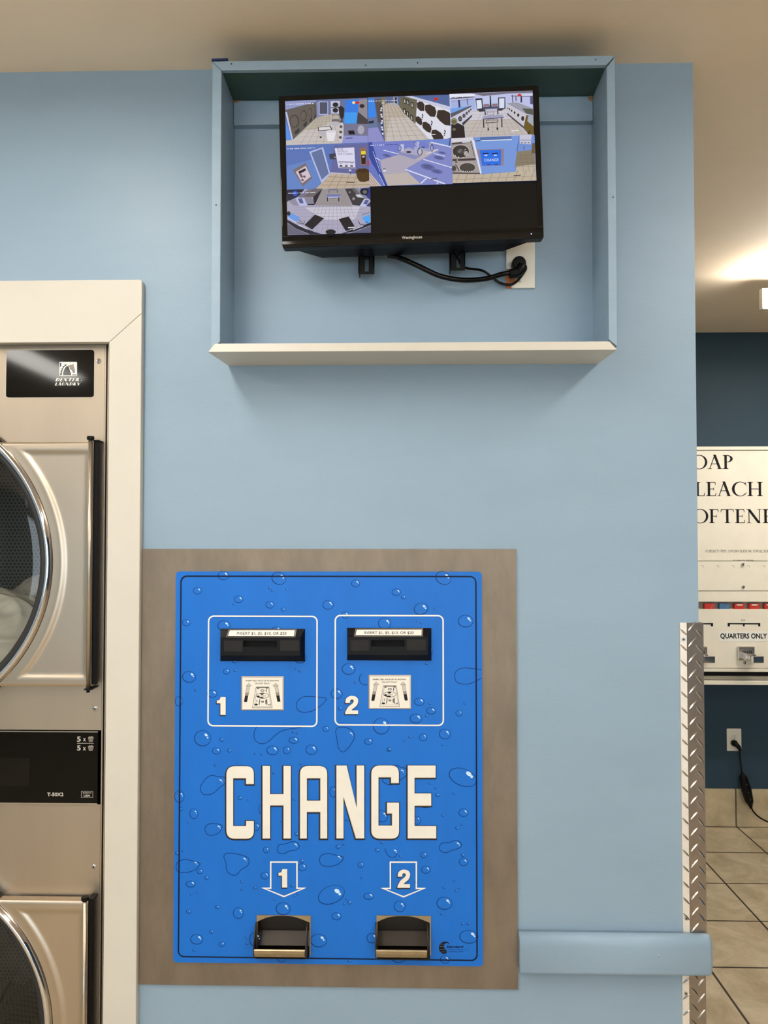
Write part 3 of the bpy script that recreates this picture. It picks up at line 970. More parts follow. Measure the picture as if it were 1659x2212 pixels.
area(o, [(962, 182), (1552, 362), (1562, 850), (1470, 888), (1180, 885), (935, 610)], (228, 228, 240))
dk = (62, 50, 44)
for pts in ([(958, 240), (1000, 205), (1060, 215), (1098, 270), (1090, 380), (1020, 380), (962, 320)], [(1100, 275), (1190, 262), (1280, 310), (1310, 400), (1280, 485), (1200, 480), (1130, 410), (1098, 360)],
            [(1330, 365), (1440, 360), (1530, 400), (1558, 430), (1560, 645), (1460, 630), (1370, 560), (1305, 480)], [(940, 480), (990, 475), (1040, 520), (1058, 600), (1035, 640), (980, 610), (935, 560)],
            [(1065, 580), (1120, 572), (1190, 620), (1222, 690), (1200, 775), (1130, 745), (1070, 690), (1052, 640)], [(1225, 720), (1300, 712), (1390, 770), (1435, 850), (1425, 885), (1260, 888), (1215, 800)]): area(o, pts, dk)
for x, y in ((1055, 480), (1220, 600), (1455, 765)): area(o, [(x - 12, y - 45), (x + 4, y - 50), (x + 24, y - 10), (x + 8, y)], (30, 28, 40)); area(o, [(x - 14, y + 6), (x + 14, y - 2), (x + 10, y + 26), (x - 10, y + 30)], (30, 28, 40)); area(o, [(x - 28, y + 70), (x - 2, y + 36), (x + 8, y + 50)], (30, 28, 40))
stroke(o, [(1340, 280), (1300, 490)], (232, 232, 240), 12); stroke(o, [(1100, 260), (1095, 380)], (232, 232, 240), 10)
area(o, [(82, 945), (390, 930), (1560, 890), (1562, 930), (83, 975)], (136, 148, 214))
area(o, [(1265, 160), (1290, 140), (1330, 145), (1345, 185), (1268, 192)], (206, 44, 40)); stroke(o, [(1165, 805), (1290, 798)], (240, 240, 250), 14); stamp(o, 92, 600, 200, 185, seed=5)

# view: wide store with folding table and cart
o = (965, 190)
area(o, [(45, 120), (1535, 55), (1560, 860), (75, 915)], (196, 200, 240))
area(o, [(430, 110), (1535, 55), (1535, 95), (1110, 110), (650, 155), (500, 120)], (118, 114, 128)); area(o, [(48, 120), (500, 120), (500, 165), (55, 190)], (240, 238, 252))
stroke(o, [(55, 205), (500, 170)], (60, 56, 74), 14); stroke(o, [(75, 250), (480, 205)], (150, 140, 170), 14)
area(o, [(75, 260), (500, 210), (510, 390), (85, 400)], (170, 186, 234)); area(o, [(200, 225), (232, 222), (250, 400), (215, 410)], (50, 56, 90)); stroke(o, [(362, 205), (378, 320)], (90, 96, 130), 16)
area(o, [(60, 380), (435, 330), (440, 350), (70, 470)], (120, 168, 240))
area(o, [(300, 640), (470, 420), (1075, 395), (1350, 740), (1465, 845), (345, 905)], (200, 190, 184)); area(o, [(450, 440), (1075, 410), (1200, 560), (400, 590)], (214, 210, 222))
for k in range(10): stroke(o, [(640 + 48 * k, 430), (380 + 110 * k, 895 - 6 * k)], (160, 148, 146), 5)
for y, a, b in ((480, 450, 1110), (530, 430, 1160), (590, 400, 1210), (650, 360, 1270), (720, 330, 1330), (790, 330, 1400), (850, 340, 1440)): stroke(o, [(a, y + 8), (b, y - 10)], (164, 152, 150), 4)
for p in ([(510, 200), (635, 195), (650, 400), (540, 410)], [(915, 185), (1045, 180), (1050, 385), (925, 395)]): area(o, p, (44, 42, 58))
area(o, [(528, 232), (618, 225), (630, 375), (545, 388)], (228, 236, 252)); area(o, [(935, 200), (1032, 195), (1030, 370), (938, 375)], (222, 230, 250))
area(o, [(640, 170), (915, 155), (920, 330), (650, 345)], (196, 206, 240)); area(o, [(765, 150), (785, 150), (800, 330), (810, 375), (735, 375), (770, 320)], (48, 46, 56)); area(o, [(660, 300), (760, 295), (760, 340), (655, 345)], (146, 118, 132)); area(o, [(810, 295), (910, 290), (910, 335), (810, 340)], (146, 118, 132)); area(o, [(640, 350), (920, 340), (920, 385), (650, 400)], (84, 82, 104))
area(o, [(540, 395), (650, 385), (690, 430), (585, 440)], (62, 58, 66)); area(o, [(905, 385), (1035, 378), (980, 420), (910, 420)], (62, 58, 66))
area(o, [(75, 510), (440, 335), (455, 495), (290, 690), (80, 600)], (206, 206, 224)); area(o, [(65, 470), (440, 325), (440, 350), (75, 545)], (96, 92, 104)); area(o, [(270, 640), (455, 490), (455, 520), (290, 690)], (70, 66, 76))
for x, y, r in ((240, 565, 36), (308, 510, 28), (357, 465, 22), (398, 430, 18), (430, 400, 14)): disc(o, x, y, r, r * 1.3, (60, 52, 58)); disc(o, x + 4, y, r * .6, r * .85, (110, 104, 110))
area(o, [(1075, 290), (1250, 270), (1540, 380), (1545, 500), (1420, 480)], (160, 160, 176)); area(o, [(1350, 380), (1540, 390), (1545, 500), (1420, 470)], (92, 94, 84)); area(o, [(1070, 300), (1425, 480), (1390, 715), (1080, 455)], (206, 202, 214)); area(o, [(1075, 455), (1390, 715), (1370, 735), (1080, 490)], (80, 70, 66))
for x, y, r in ((1095, 375, 14), (1125, 395, 17), (1162, 420, 20), (1215, 455, 24), (1280, 500, 30), (1360, 560, 40)): disc(o, x, y, r, r * 1.45, (228, 224, 230)); disc(o, x - 2, y, r * .74, r * 1.1, (64, 56, 56))
area(o, [(1420, 500), (1550, 505), (1558, 850), (1465, 845), (1370, 735)], (112, 92, 44)); area(o, [(1455, 510), (1545, 505), (1550, 700), (1440, 610)], (170, 178, 190)); stroke(o, [(1490, 780), (1450, 840)], (50, 42, 30), 20)
area(o, [(80, 660), (200, 640), (310, 700), (330, 905), (80, 915)], (48, 40, 40)); disc(o, 130, 610, 60, 62, (146, 144, 122)); disc(o, 128, 620, 44, 38, (110, 108, 70)); disc(o, 130, 755, 32, 24, (122, 110, 82))
area(o, [(660, 515), (990, 492), (1015, 545), (640, 578)], (164, 164, 196)); stroke(o, [(640, 575), (1015, 545)], (70, 66, 80), 14)
for a in ([(655, 580), (662, 725)], [(985, 555), (985, 715)], [(680, 400), (690, 500)], [(905, 385), (915, 490)]): stroke(o, a, (44, 40, 50), 20)
stroke(o, [(720, 590), (915, 585), (910, 625), (700, 640)], (70, 66, 72), 12, closed=True); stroke(o, [(715, 460), (850, 445), (840, 495), (735, 500)], (130, 126, 150), 8, closed=True); stroke(o, [(690, 395), (900, 385), (900, 430), (690, 435)], (150, 150, 180), 8, closed=True)
stroke(o, [(730, 650), (745, 760)], (110, 106, 110), 8); stroke(o, [(905, 640), (890, 750)], (110, 106, 110), 8); disc(o, 742, 755, 14, 24, (50, 46, 50)); disc(o, 905, 745, 16, 24, (50, 46, 50))
stroke(o, [(1170, 140), (1180, 280)], (70, 66, 90), 14); area(o, [(1320, 150), (1345, 150), (1345, 275), (1318, 275)], (50, 46, 66)); area(o, [(1230, 170), (1245, 170), (1245, 250), (1230, 250)], (60, 56, 76)); area(o, [(1490, 160), (1540, 155), (1545, 310), (1490, 300)], (90, 90, 130)); stroke(o, [(1340, 148), (1535, 140)], (244, 242, 252), 16); stroke(o, [(1150, 160), (1530, 165)], (96, 90, 110), 12)
area(o, [(1262, 140), (1290, 118), (1325, 122), (1335, 160), (1265, 168)], (212, 60, 56)); stroke(o, [(1155, 785), (1285, 775)], (244, 244, 250), 16); stamp(o, 85, 500, 182, 168, (50, 46, 60), seed=8)

# view: door and soap machine
o = (605, 300)
area(o, [(108, 128), (1585, 78), (1600, 890), (125, 930)], (96, 122, 190)); area(o, [(125, 500), (700, 350), (740, 800), (640, 910), (125, 930)], (106, 138, 204)); area(o, [(960, 130), (1590, 90), (1595, 640), (910, 620)], (104, 108, 162))
area(o, [(640, 910), (760, 790), (910, 640), (1600, 660), (1605, 885)], (196, 178, 158)); area(o, [(910, 612), (1370, 640), (1370, 665), (905, 645)], (196, 188, 196))
for a in ([(1020, 640), (860, 900)], [(1130, 650), (1010, 895)], [(1240, 655), (1160, 890)], [(1360, 665), (1310, 885)], [(870, 690), (1380, 720)], [(800, 770), (1400, 790)], [(740, 840), (1600, 835)]): stroke(o, a, (128, 108, 92), 6)
area(o, [(525, 245), (775, 162), (905, 645), (745, 805)], (186, 194, 236)); area(o, [(560, 265), (740, 195), (870, 640), (750, 745)], (104, 120, 166)); stroke(o, [(745, 195), (872, 645)], (78, 82, 116), 8)
area(o, [(232, 572), (458, 445), (580, 715), (412, 865)], (128, 112, 114)); area(o, [(285, 605), (465, 498), (555, 690), (400, 808)], (216, 200, 212)); area(o, [(330, 600), (455, 540), (470, 580), (350, 645)], (48, 34, 46))
for q in ((390, 690), (440, 690), (405, 750), (375, 660)): disc(o, q[0], q[1], 26, 20, (112, 92, 104), 0.5)
area(o, [(880, 290), (1000, 270), (1010, 380), (895, 382)], (66, 66, 84)); stroke(o, [(965, 345), (1005, 345)], (210, 220, 230), 10)
area(o, [(980, 185), (1330, 168), (1352, 545), (1050, 535)], (226, 224, 246)); stroke(o, [(1048, 428), (1332, 432)], (70, 66, 84), 12); stroke(o, [(1060, 520), (1350, 535)], (84, 80, 100), 12)
for x, y in ((1095, 498), (1190, 502), (1285, 502)): area(o, [(x - 24, y - 14), (x + 24, y - 12), (x + 24, y + 14), (x - 24, y + 12)], (74, 70, 84))
for x, y in ((1095, 458), (1190, 466), (1285, 462)): stroke(o, [(x - 30, y), (x + 30, y)], (150, 148, 170), 8)
for s, x0, x1, y in (('SOAP', 1022, 1135, 218), ('BLEACH', 1032, 1212, 258), ('SOFTENERS', 1040, 1300, 303)):
    t_ = MB(); serif_text(t_, s, 0, 1, 0, 1, 0)
    for fc in t_.f:
        area(o, [(x0 + (x1 - x0) * t_.v[i][0], y - 32 * t_.v[i][2]) for i in fc], (70, 66, 84)); _k[0] -= 1
    _k[0] += 1
area(o, [(1425, 180), (1545, 172), (1550, 480), (1440, 485)], (146, 112, 92)); area(o, [(1455, 235), (1530, 230), (1535, 295), (1455, 295)], (232, 216, 62)); area(o, [(1455, 300), (1535, 295), (1535, 465), (1460, 465)], (52, 36, 40)); area(o, [(1475, 320), (1515, 318), (1515, 350), (1478, 352)], (206, 200, 206))
area(o, [(1355, 590), (1410, 548), (1540, 545), (1600, 580), (1600, 760), (1510, 790), (1430, 780), (1385, 720)], (84, 62, 32)); disc(o, 1480, 585, 108, 38, (70, 50, 26))
area(o, [(1238, 565), (1275, 565), (1275, 600), (1240, 600)], (220, 224, 244)); stroke(o, [(1255, 590), (1270, 655)], (40, 40, 60), 12); stroke(o, [(1195, 795), (1325, 795)], (70, 58, 54), 12); area(o, [(1570, 400), (1600, 395), (1600, 500), (1565, 500)], (190, 60, 56)); stamp(o, 135, 630, 190, 172, seed=11)

# view: parking lot with fuel pumps
o = (790, 295)
area(o, [(55, 120), (1530, 55), (1552, 868), (65, 905)], (134, 142, 206)); area(o, [(100, 120), (1000, 85), (1290, 250), (700, 600), (260, 440), (150, 300)], (122, 132, 208)); area(o, [(860, 90), (1530, 60), (1535, 200), (1200, 130)], (116, 142, 214))
area(o, [(260, 440), (600, 340), (900, 430), (1290, 240), (1310, 255), (700, 605), (985, 865), (395, 900), (300, 660)], (182, 174, 190)); area(o, [(330, 700), (760, 660), (985, 865), (395, 900)], (196, 184, 178)); area(o, [(850, 260), (1290, 240), (960, 440), (880, 420)], (190, 180, 190))
area(o, [(50, 125), (110, 115), (250, 560), (390, 895), (290, 905), (60, 380)], (58, 78, 160)); area(o, [(60, 420), (180, 600), (330, 905), (280, 905), (65, 650)], (110, 124, 200)); area(o, [(65, 650), (280, 905), (68, 910)], (214, 196, 186))
for k in range(4): stroke(o, [(70, 690 + 60 * k), (230 - 40 * k, 905)], (110, 84, 84), 8)
stroke(o, [(130, 280), (260, 650)], (210, 214, 246), 8); stroke(o, [(240, 690), (340, 900)], (220, 224, 250), 10)
for a, w in (([(320, 262), (590, 330)], 14), ([(180, 400), (255, 440)], 14), ([(710, 605), (1420, 865)], 22), ([(1085, 765), (985, 860)], 22), ([(1030, 425), (1545, 575)], 16), ([(1215, 320), (1420, 372)], 12), ([(1300, 830), (1270, 870)], 18), ([(1160, 120), (1530, 205)], 22), ([(1080, 330), (1300, 245)], 12)): stroke(o, a, (226, 228, 248), w)
for cx, cy, rx, ry in ((1110, 560, 130, 56), (1270, 640, 110, 40), (380, 360, 80, 30), (1310, 400, 100, 34), (1370, 310, 70, 20)): disc(o, cx, cy, rx, ry, (104, 110, 168), 0.2); disc(o, cx, cy, rx * .6, ry * .6, (90, 96, 150), 0.2)
area(o, [(590, 290), (900, 350), (985, 375), (895, 418), (590, 340)], (142, 146, 190)); area(o, [(590, 290), (760, 215), (1010, 300), (900, 355)], (178, 172, 196)); disc(o, 770, 295, 46, 18, (52, 50, 80))
area(o, [(865, 205), (960, 190), (965, 330), (875, 340)], (170, 174, 214)); disc(o, 970, 290, 46, 72, (58, 58, 84)); disc(o, 970, 292, 32, 56, (196, 192, 210))
area(o, [(615, 165), (685, 155), (680, 275), (620, 280)], (200, 204, 238)); disc(o, 608, 230, 34, 54, (70, 76, 130)); disc(o, 608, 230, 24, 42, (156, 162, 214)); area(o, [(885, 120), (960, 105), (950, 190), (890, 190)], (186, 190, 230)); disc(o, 885, 150, 24, 36, (84, 88, 140)); disc(o, 885, 152, 15, 26, (170, 176, 224))
area(o, [(1130, 140), (1190, 130), (1195, 250), (1140, 290), (960, 250), (980, 220), (1130, 235)], (158, 162, 206)); disc(o, 1185, 225, 26, 68, (60, 60, 92)); disc(o, 1185, 230, 16, 52, (176, 178, 214)); area(o, [(1000, 200), (1060, 205), (1055, 222), (1000, 215)], (50, 48, 70))
area(o, [(300, 600), (360, 585), (365, 640), (320, 650)], (226, 226, 240)); stroke(o, [(310, 605), (362, 597)], (50, 50, 70), 16); stroke(o, [(1515, 60), (1490, 195)], (50, 60, 110), 16); stroke(o, [(1165, 782), (1275, 776)], (40, 40, 66), 14)
stamp(o, 85, 330, 172, 165, seed=13); stamp(o, 340, 580, 164, 156, (60, 60, 130), seed=14)

# view: this wall with the change machine
o = (970, 290)
area(o, [(35, 92), (1525, 35), (1560, 848), (60, 895)], (118, 150, 220)); area(o, [(60, 730), (580, 735), (1190, 690), (1220, 340), (1525, 300), (1558, 848), (60, 895)], (198, 184, 164)); area(o, [(1190, 330), (1520, 300), (1540, 560), (1160, 600)], (142, 130, 110))
for k in range(10): stroke(o, [(180 + 150 * k, 735 - 10 * k), (120 + 148 * k, 890 - 5 * k)], (128, 112, 96), 6)
stroke(o, [(60, 835), (1555, 770)], (140, 124, 108), 5)
for y in (400, 460, 530, 610): stroke(o, [(1210 - (y - 400) * 0.2, y), (1535, y - 12)], (120, 108, 90), 5)
for x in (1270, 1370, 1460): stroke(o, [(x, 360), (x + 60, 690)], (120, 108, 90), 5)
area(o, [(430, 80), (1250, 45), (1160, 690), (560, 720)], (124, 158, 226)); area(o, [(545, 80), (1115, 55), (1110, 120), (560, 135)], (90, 116, 170)); stroke(o, [(580, 138), (1118, 118)], (222, 232, 252), 18); stroke(o, [(470, 142), (550, 138)], (36, 54, 96), 16)
area(o, [(35, 95), (425, 78), (500, 480), (560, 730), (60, 715)], (172, 162, 160)); area(o, [(35, 95), (425, 78), (430, 135), (40, 175)], (222, 218, 226)); area(o, [(45, 180), (390, 140), (395, 175), (50, 210)], (80, 72, 74)); area(o, [(225, 140), (385, 130), (375, 170), (235, 180)], (206, 206, 216))
disc(o, 210, 330, 158, 122, (190, 182, 178)); disc(o, 208, 330, 146, 112, (62, 58, 54)); disc(o, 300, 365, 40, 44, (178, 172, 172)); disc(o, 200, 325, 60, 44, (88, 84, 82)); stroke(o, [(170, 350), (215, 290)], (180, 178, 184), 8); stroke(o, [(275, 310), (300, 285)], (220, 220, 226), 10)
for x, y in ((110, 408), (165, 430), (248, 442)): disc(o, x, y, 10, 8, (240, 240, 240))
area(o, [(55, 465), (470, 450), (475, 488), (60, 505)], (70, 62, 62)); disc(o, 145, 485, 18, 16, (150, 140, 140)); disc(o, 125, 520, 20, 16, (96, 88, 86))
disc(o, 325, 615, 152, 92, (192, 184, 180)); disc(o, 325, 618, 140, 80, (78, 72, 68)); disc(o, 85, 635, 40, 52, (84, 78, 74)); stroke(o, [(110, 560), (180, 680)], (60, 52, 52), 14)
for x in (250, 290, 325, 362, 400): disc(o, x, 685 + (x % 3) * 3, 8, 8, (244, 244, 244))
area(o, [(60, 705), (555, 715), (560, 735), (60, 730)], (90, 74, 70)); area(o, [(405, 130), (445, 128), (580, 715), (555, 735)], (232, 232, 248)); stroke(o, [(395, 190), (450, 420)], (70, 62, 66), 10)
area(o, [(490, 300), (982, 280), (968, 585), (580, 595)], (150, 132, 150)); area(o, [(545, 312), (930, 298), (920, 580), (585, 585)], (46, 116, 236))
for x in (648, 815): area(o, [(x - 52, 360), (x + 55, 352), (x + 55, 374), (x - 50, 382)], (24, 26, 60)); area(o, [(x - 20, 390), (x + 38, 388), (x + 34, 412), (x - 16, 415)], (196, 214, 246))
area(o, [(680, 560), (735, 556), (735, 575), (680, 578)], (60, 60, 80)); area(o, [(812, 558), (868, 554), (868, 572), (812, 576)], (60, 60, 80))
vs, fs = text_geo('CHANGE', 0.01, 1.15)
ax = max(v[0] for v in vs); az = max(v[1] for v in vs)
for fc in fs:
    area(o, [(625 + 255 * vs[i][0] / ax, 512 - 8 * vs[i][0] / ax - 50 * vs[i][1] / az) for i in fc], (222, 236, 255)); _k[0] -= 1
_k[0] += 1
area(o, [(1255, 45), (1475, 35), (1455, 205), (1260, 190)], (206, 204, 226)); stroke(o, [(1265, 128), (1462, 128)], (84, 80, 92), 9)
for x in (1298, 1358, 1418): area(o, [(x - 14, 170), (x + 14, 170), (x + 14, 186), (x - 14, 186)], (84, 80, 92))
stroke(o, [(1335, 230), (1332, 310)], (110, 104, 110), 14); area(o, [(1480, 190), (1530, 180), (1535, 370), (1470, 360)], (110, 92, 60)); stroke(o, [(1150, 765), (1275, 757)], (46, 44, 50), 14); area(o, [(1250, 45), (1258, 45), (1215, 330), (1200, 330)], (76, 104, 164))

# view: entrance from above
o = (610, 400)
area(o, [(82, 105), (1575, 60), (1588, 868), (102, 915)], (176, 172, 196)); area(o, [(400, 420), (1400, 400), (1300, 640), (750, 640)], (206, 202, 216)); area(o, [(720, 95), (1130, 75), (1250, 400), (600, 380)], (160, 152, 150))
for k in range(11): stroke(o, [(740 + 38 * k, 85), (420 + 96 * k, 870)], (142, 138, 158), 5)
for k, y in enumerate((130, 170, 210, 255, 300, 350, 405, 460, 520, 580, 645, 720, 800)): stroke(o, [(max(90, 620 - 60 * k), y + 10), (min(1580, 1190 + 40 * k), y - 8)], (146, 142, 160), 4)
area(o, [(82, 105), (400, 95), (310, 220), (90, 320)], (44, 44, 66)); disc(o, 235, 170, 45, 48, (46, 90, 200)); area(o, [(270, 230), (480, 90), (560, 90), (380, 260)], (122, 118, 140))
area(o, [(380, 240), (560, 85), (725, 85), (555, 235)], (112, 104, 106)); area(o, [(555, 235), (725, 85), (590, 375), (570, 360)], (48, 44, 48)); area(o, [(400, 245), (535, 230), (580, 365), (450, 375)], (140, 136, 156)); area(o, [(455, 360), (575, 355), (580, 382), (455, 382)], (36, 34, 40))
area(o, [(245, 258), (380, 245), (462, 385), (315, 392)], (190, 196, 238)); area(o, [(285, 268), (355, 258), (390, 345), (325, 352)], (96, 98, 140)); area(o, [(110, 300), (240, 270), (305, 390), (210, 385)], (150, 146, 166))
area(o, [(1125, 85), (1300, 78), (1470, 260), (1390, 390), (1260, 378)], (66, 62, 66)); area(o, [(1250, 90), (1330, 85), (1475, 250), (1360, 235)], (104, 104, 102)); area(o, [(1310, 195), (1390, 185), (1470, 250), (1350, 240)], (206, 210, 216)); disc(o, 1280, 265, 26, 24, (150, 146, 150)); disc(o, 1210, 150, 18, 16, (140, 136, 140))
area(o, [(1300, 75), (1360, 72), (1570, 280), (1480, 270)], (140, 140, 160)); area(o, [(1390, 85), (1575, 65), (1578, 290), (1480, 200)], (52, 62, 140)); disc(o, 1470, 140, 76, 60, (30, 30, 44)); disc(o, 1480, 145, 40, 34, (110, 112, 110)); area(o, [(1470, 275), (1565, 280), (1500, 408), (1390, 398)], (196, 204, 242)); area(o, [(1490, 285), (1555, 290), (1515, 370), (1450, 360)], (92, 96, 150)); area(o, [(1500, 395), (1580, 320), (1580, 410)], (60, 62, 110))
area(o, [(800, 190), (1045, 190), (1050, 230), (795, 235)], (116, 124, 180)); area(o, [(795, 232), (1050, 228), (1045, 245), (800, 250)], (190, 196, 230)); stroke(o, [(812, 240), (815, 315)], (40, 38, 46), 18); stroke(o, [(1015, 240), (1015, 315)], (40, 38, 46), 18); stroke(o, [(840, 100), (842, 160)], (60, 56, 60), 10); stroke(o, [(985, 95), (988, 155)], (60, 56, 60), 10); area(o, [(840, 90), (985, 85), (985, 115), (840, 118)], (120, 118, 140)); stroke(o, [(870, 265), (960, 260)], (110, 108, 120), 10)
area(o, [(400, 735), (590, 548), (752, 615), (540, 818)], (38, 34, 40)); area(o, [(1012, 630), (1190, 582), (1312, 780), (1140, 845)], (38, 34, 40))
area(o, [(95, 600), (160, 520), (325, 600), (270, 680), (160, 640)], (112, 160, 236)); disc(o, 120, 530, 34, 40, (44, 46, 60)); stroke(o, [(280, 690), (390, 720), (400, 660)], (54, 52, 70), 12); stroke(o, [(300, 640), (360, 690)], (54, 52, 70), 10)
area(o, [(1430, 600), (1575, 545), (1580, 690), (1500, 712)], (84, 170, 248)); stroke(o, [(1360, 660), (1400, 735), (1460, 720)], (54, 52, 70), 12); stroke(o, [(1440, 550), (1560, 515)], (84, 80, 100), 10); stroke(o, [(1505, 690), (1530, 682)], (30, 60, 130), 14)
area(o, [(90, 640), (300, 750), (560, 850), (720, 895), (500, 902), (250, 800), (95, 690)], (44, 42, 58)); stroke(o, [(290, 735), (460, 812)], (226, 226, 240), 14); stroke(o, [(100, 600), (250, 690)], (220, 224, 244), 12); stroke(o, [(560, 850), (720, 895)], (150, 160, 200), 10)
area(o, [(1060, 885), (1300, 800), (1585, 690), (1588, 740), (1300, 850), (1100, 890)], (44, 42, 58)); stroke(o, [(1270, 822), (1450, 752)], (216, 218, 236), 12); stroke(o, [(1060, 885), (1160, 850)], (150, 160, 200), 10)
area(o, [(95, 700), (250, 805), (480, 902), (102, 915)], (106, 104, 124)); area(o, [(1380, 830), (1586, 750), (1588, 868), (1200, 885)], (96, 98, 128)); disc(o, 870, 860, 92, 46, (34, 32, 40)); stroke(o, [(1180, 785), (1305, 775)], (240, 240, 250), 16); stamp(o, 112, 600, 165, 148, seed=21)
# trim the deep pile of flat pieces so that the picture is a thin sheet
ys = [p[1] for p in sc.v]
sc.build('screen', 'screen', TV, recalc=False, label='lit screen with seven camera pictures')

# ================================================================== WALL BRACKET, SOCKET, CABLES BEHIND THE SET
q = P(880, 560, -0.045)
BK = thing('wall_bracket', (q[0], 0, q[1]), 'black metal bracket with two slotted arms hanging below the television', 'wall bracket')
mb = MB()
c = P(890, 400, 0)
mb.box(P(760, 400, -0.01)[0], P(1010, 400, -0.01)[0], -0.016, 0, P(890, 440, -.01)[1], P(890, 380, -.01)[1])
mb.build('wall_rail', 'black', BK, bevel=0.002)
for px0, px1, pyb in ((774, 808, 592), (972, 1005, 584)):
    Ya = -0.052
    a0, zbm = P(px0, pyb, Ya); a1, _ = P(px1, pyb, Ya); zt_ = P(px0, 500, Ya)[1]
    mb = MB()
    sl0, sl1 = a0 + (a1 - a0) * 0.42, a0 + (a1 - a0) * 0.66
    s0, s1 = P(px0, pyb - 32, Ya)[1], zbm + 0.006
    mb.box(a0, sl0, Ya, Ya + 0.003, zbm, zt_); mb.box(sl1, a1, Ya, Ya + 0.003, zbm, zt_)
    mb.box(sl0, sl1, Ya, Ya + 0.003, zbm, s1); mb.box(sl0, sl1, Ya, Ya + 0.003, s0, zt_)
    mb.box(a0, a0 + 0.003, Ya, -0.016, zbm + 0.003, zt_)
    mb.box(a1 - 0.003, a1, Ya, -0.016, zbm + 0.012, zt_)
    # upper run behind the set, up to the rail
    mb.box(a0, a1, Ya, Ya + 0.003, zt_, P(890, 380, -.01)[1])
    mb.box(a0, a1, Ya, -0.016, P(890, 425, -.01)[1], P(890, 395, -.01)[1])
    mb.build('bracket_arm', 'black', BK, bevel=0.0006)

Yp = -0.007
X0, Z1 = P(1093, 500, Yp); X1, Z0 = P(1156, 622, Yp)
OUT = thing('wall_socket', ((X0 + X1) / 2, 0, Z0), 'ivory wall socket plate with broken corner inside the box under the television', 'wall socket')
mb = MB(); cut = [(X0, Z1), (X1, Z1), (X1, Z0), (X0 + 0.016, Z0), (X0 + 0.016 * 0.6, Z0 + 0.004), (X0 + 0.022, Z0 + 0.019), (X0 + 0.006, Z0 + 0.044), (X0, Z0 + 0.044)]
mb.prism(cut, Yp, 0.0); mb.build('cover_plate', 'plate', OUT, bevel=0.0022, bseg=3)
mb = MB(); mb.box(X0 + 0.0005, X0 + 0.022, -0.0035, -0.0002, Z0 + 0.001, Z0 + 0.043); mb.build('junction_box', 'orange', OUT, label='orange junction box edge')
mb = MB(); q = P(1123, 608, Yp); mb.cyl((q[0], Yp, q[1]), (0, -1, 0), 0.0026, 0.001, 16); mb.build('screw', 'alu', OUT)
mb = MB(); q = P(1103, 608, -0.004); mb.cyl((q[0], -0.0032, q[1]), (0, -1, 0), 0.0024, 0.001, 16); mb.build('screw', 'brass', OUT)

# thick power cord with angled plug
PW = thing('power_cord', P3(1000, 600, -0.05), 'thick black power cord curving from the television to the wall socket', 'cord')
pts = [P3(838, 552, -0.052), P3(860, 556, -0.056), P3(900, 573, -0.065), P3(950, 596, -0.055), P3(1000, 605, -0.045), P3(1050, 602, -0.036), P3(1085, 592, -0.032), P3(1108, 589, -0.030)]
mb = MB(); mb.tube(smooth_open(pts, 8), 0.0056, 12); mb.build('cable', 'gloss2', PW, smooth=True)
mb = MB()
q = P(1122, 567, -0.03); mb.tube([(q[0], -0.007, q[1]), (q[0], -0.026, q[1]), (q[0], -0.033, q[1])], [0.0158, 0.0158, 0.0135], 28)
mb.tube(smooth_open([P3(1128, 576, -0.026), P3(1118, 588, -0.028), P3(1100, 592, -0.030)], 4), [0.013] * 3 + [0.012] * 3 + [0.0105] * 3, 14)
mb.build('plug', 'black', PW, smooth=False, bevel=0.001)
CB = MB()
pts = [P3(985, 540, -0.07), P3(990, 560, -0.05), P3(1004, 578, -0.035), P3(1040, 584, -0.022), P3(1060, 596, -0.016), P3(1078, 610, -0.013), P3(1098, 615, -0.0125), P3(1110, 612, -0.0125), P3(1122, 602, -0.013), P3(1136, 580, -0.02), P3(1130, 566, -0.03)]
CB.tube(smooth_open(pts, 8), 0.0028, 10)
o = CB.build('cable', 'gloss2', None, smooth=True)
o['label'] = 'thin black cable looping under the thick cord to the socket'; o['category'] = 'cord'

# closed service room behind the machines
mb = MB(); mb.box(XL, XW - WT, 1.30, 1.40, 0, ZC); struct(mb.build('wall_service', 'dwall'))

# ================================================================== CHANGE MACHINE
YFR = -0.005      # front of the stainless plate
YP = -0.011       # front of the blue panel
avg = lambda *v: sum(v) / len(v)
fl = avg(P(305, 1187, YFR)[0], P(297, 2132, YFR)[0]); frr = avg(P(1110, 1185, YFR)[0], P(1124, 2132, YFR)[0])
ft = avg(P(305, 1187, YFR)[1], P(1110, 1185, YFR)[1]); fb = avg(P(297, 2132, YFR)[1], P(1124, 2132, YFR)[1])
fl = max(fl, tx1 + 0.001)
CM = thing('change_machine', ((fl + frr) / 2, 0, fb), 'blue water-droplet change machine set in a stainless plate on the wall', 'change machine')
pl_ = avg(P(379, 1237, YP)[0], P(375, 2083, YP)[0]); pr_ = avg(P(1037, 1233, YP)[0], P(1047, 2083, YP)[0])
pt_ = avg(P(379, 1237, YP)[1], P(1037, 1233, YP)[1]); pb_ = P(700, 2083, YP)[1]


def hole_rect(mb, x0, x1, z0, z1, holes, yf, yb, mi=0):
    """slab with rectangular openings"""
    xs = sorted({x0, x1, *[h[0] for h in holes], *[h[1] for h in holes]})
    zs = sorted({z0, z1, *[h[2] for h in holes], *[h[3] for h in holes]})
    for i in range(len(xs) - 1):
        for j in range(len(zs) - 1):
            cx, cz = (xs[i] + xs[i + 1]) / 2, (zs[j] + zs[j + 1]) / 2
            if any(h[0] < cx < h[1] and h[2] < cz < h[3] for h in holes): continue
            mb.box(xs[i], xs[i + 1], yf, yb, zs[j], zs[j + 1], mi)


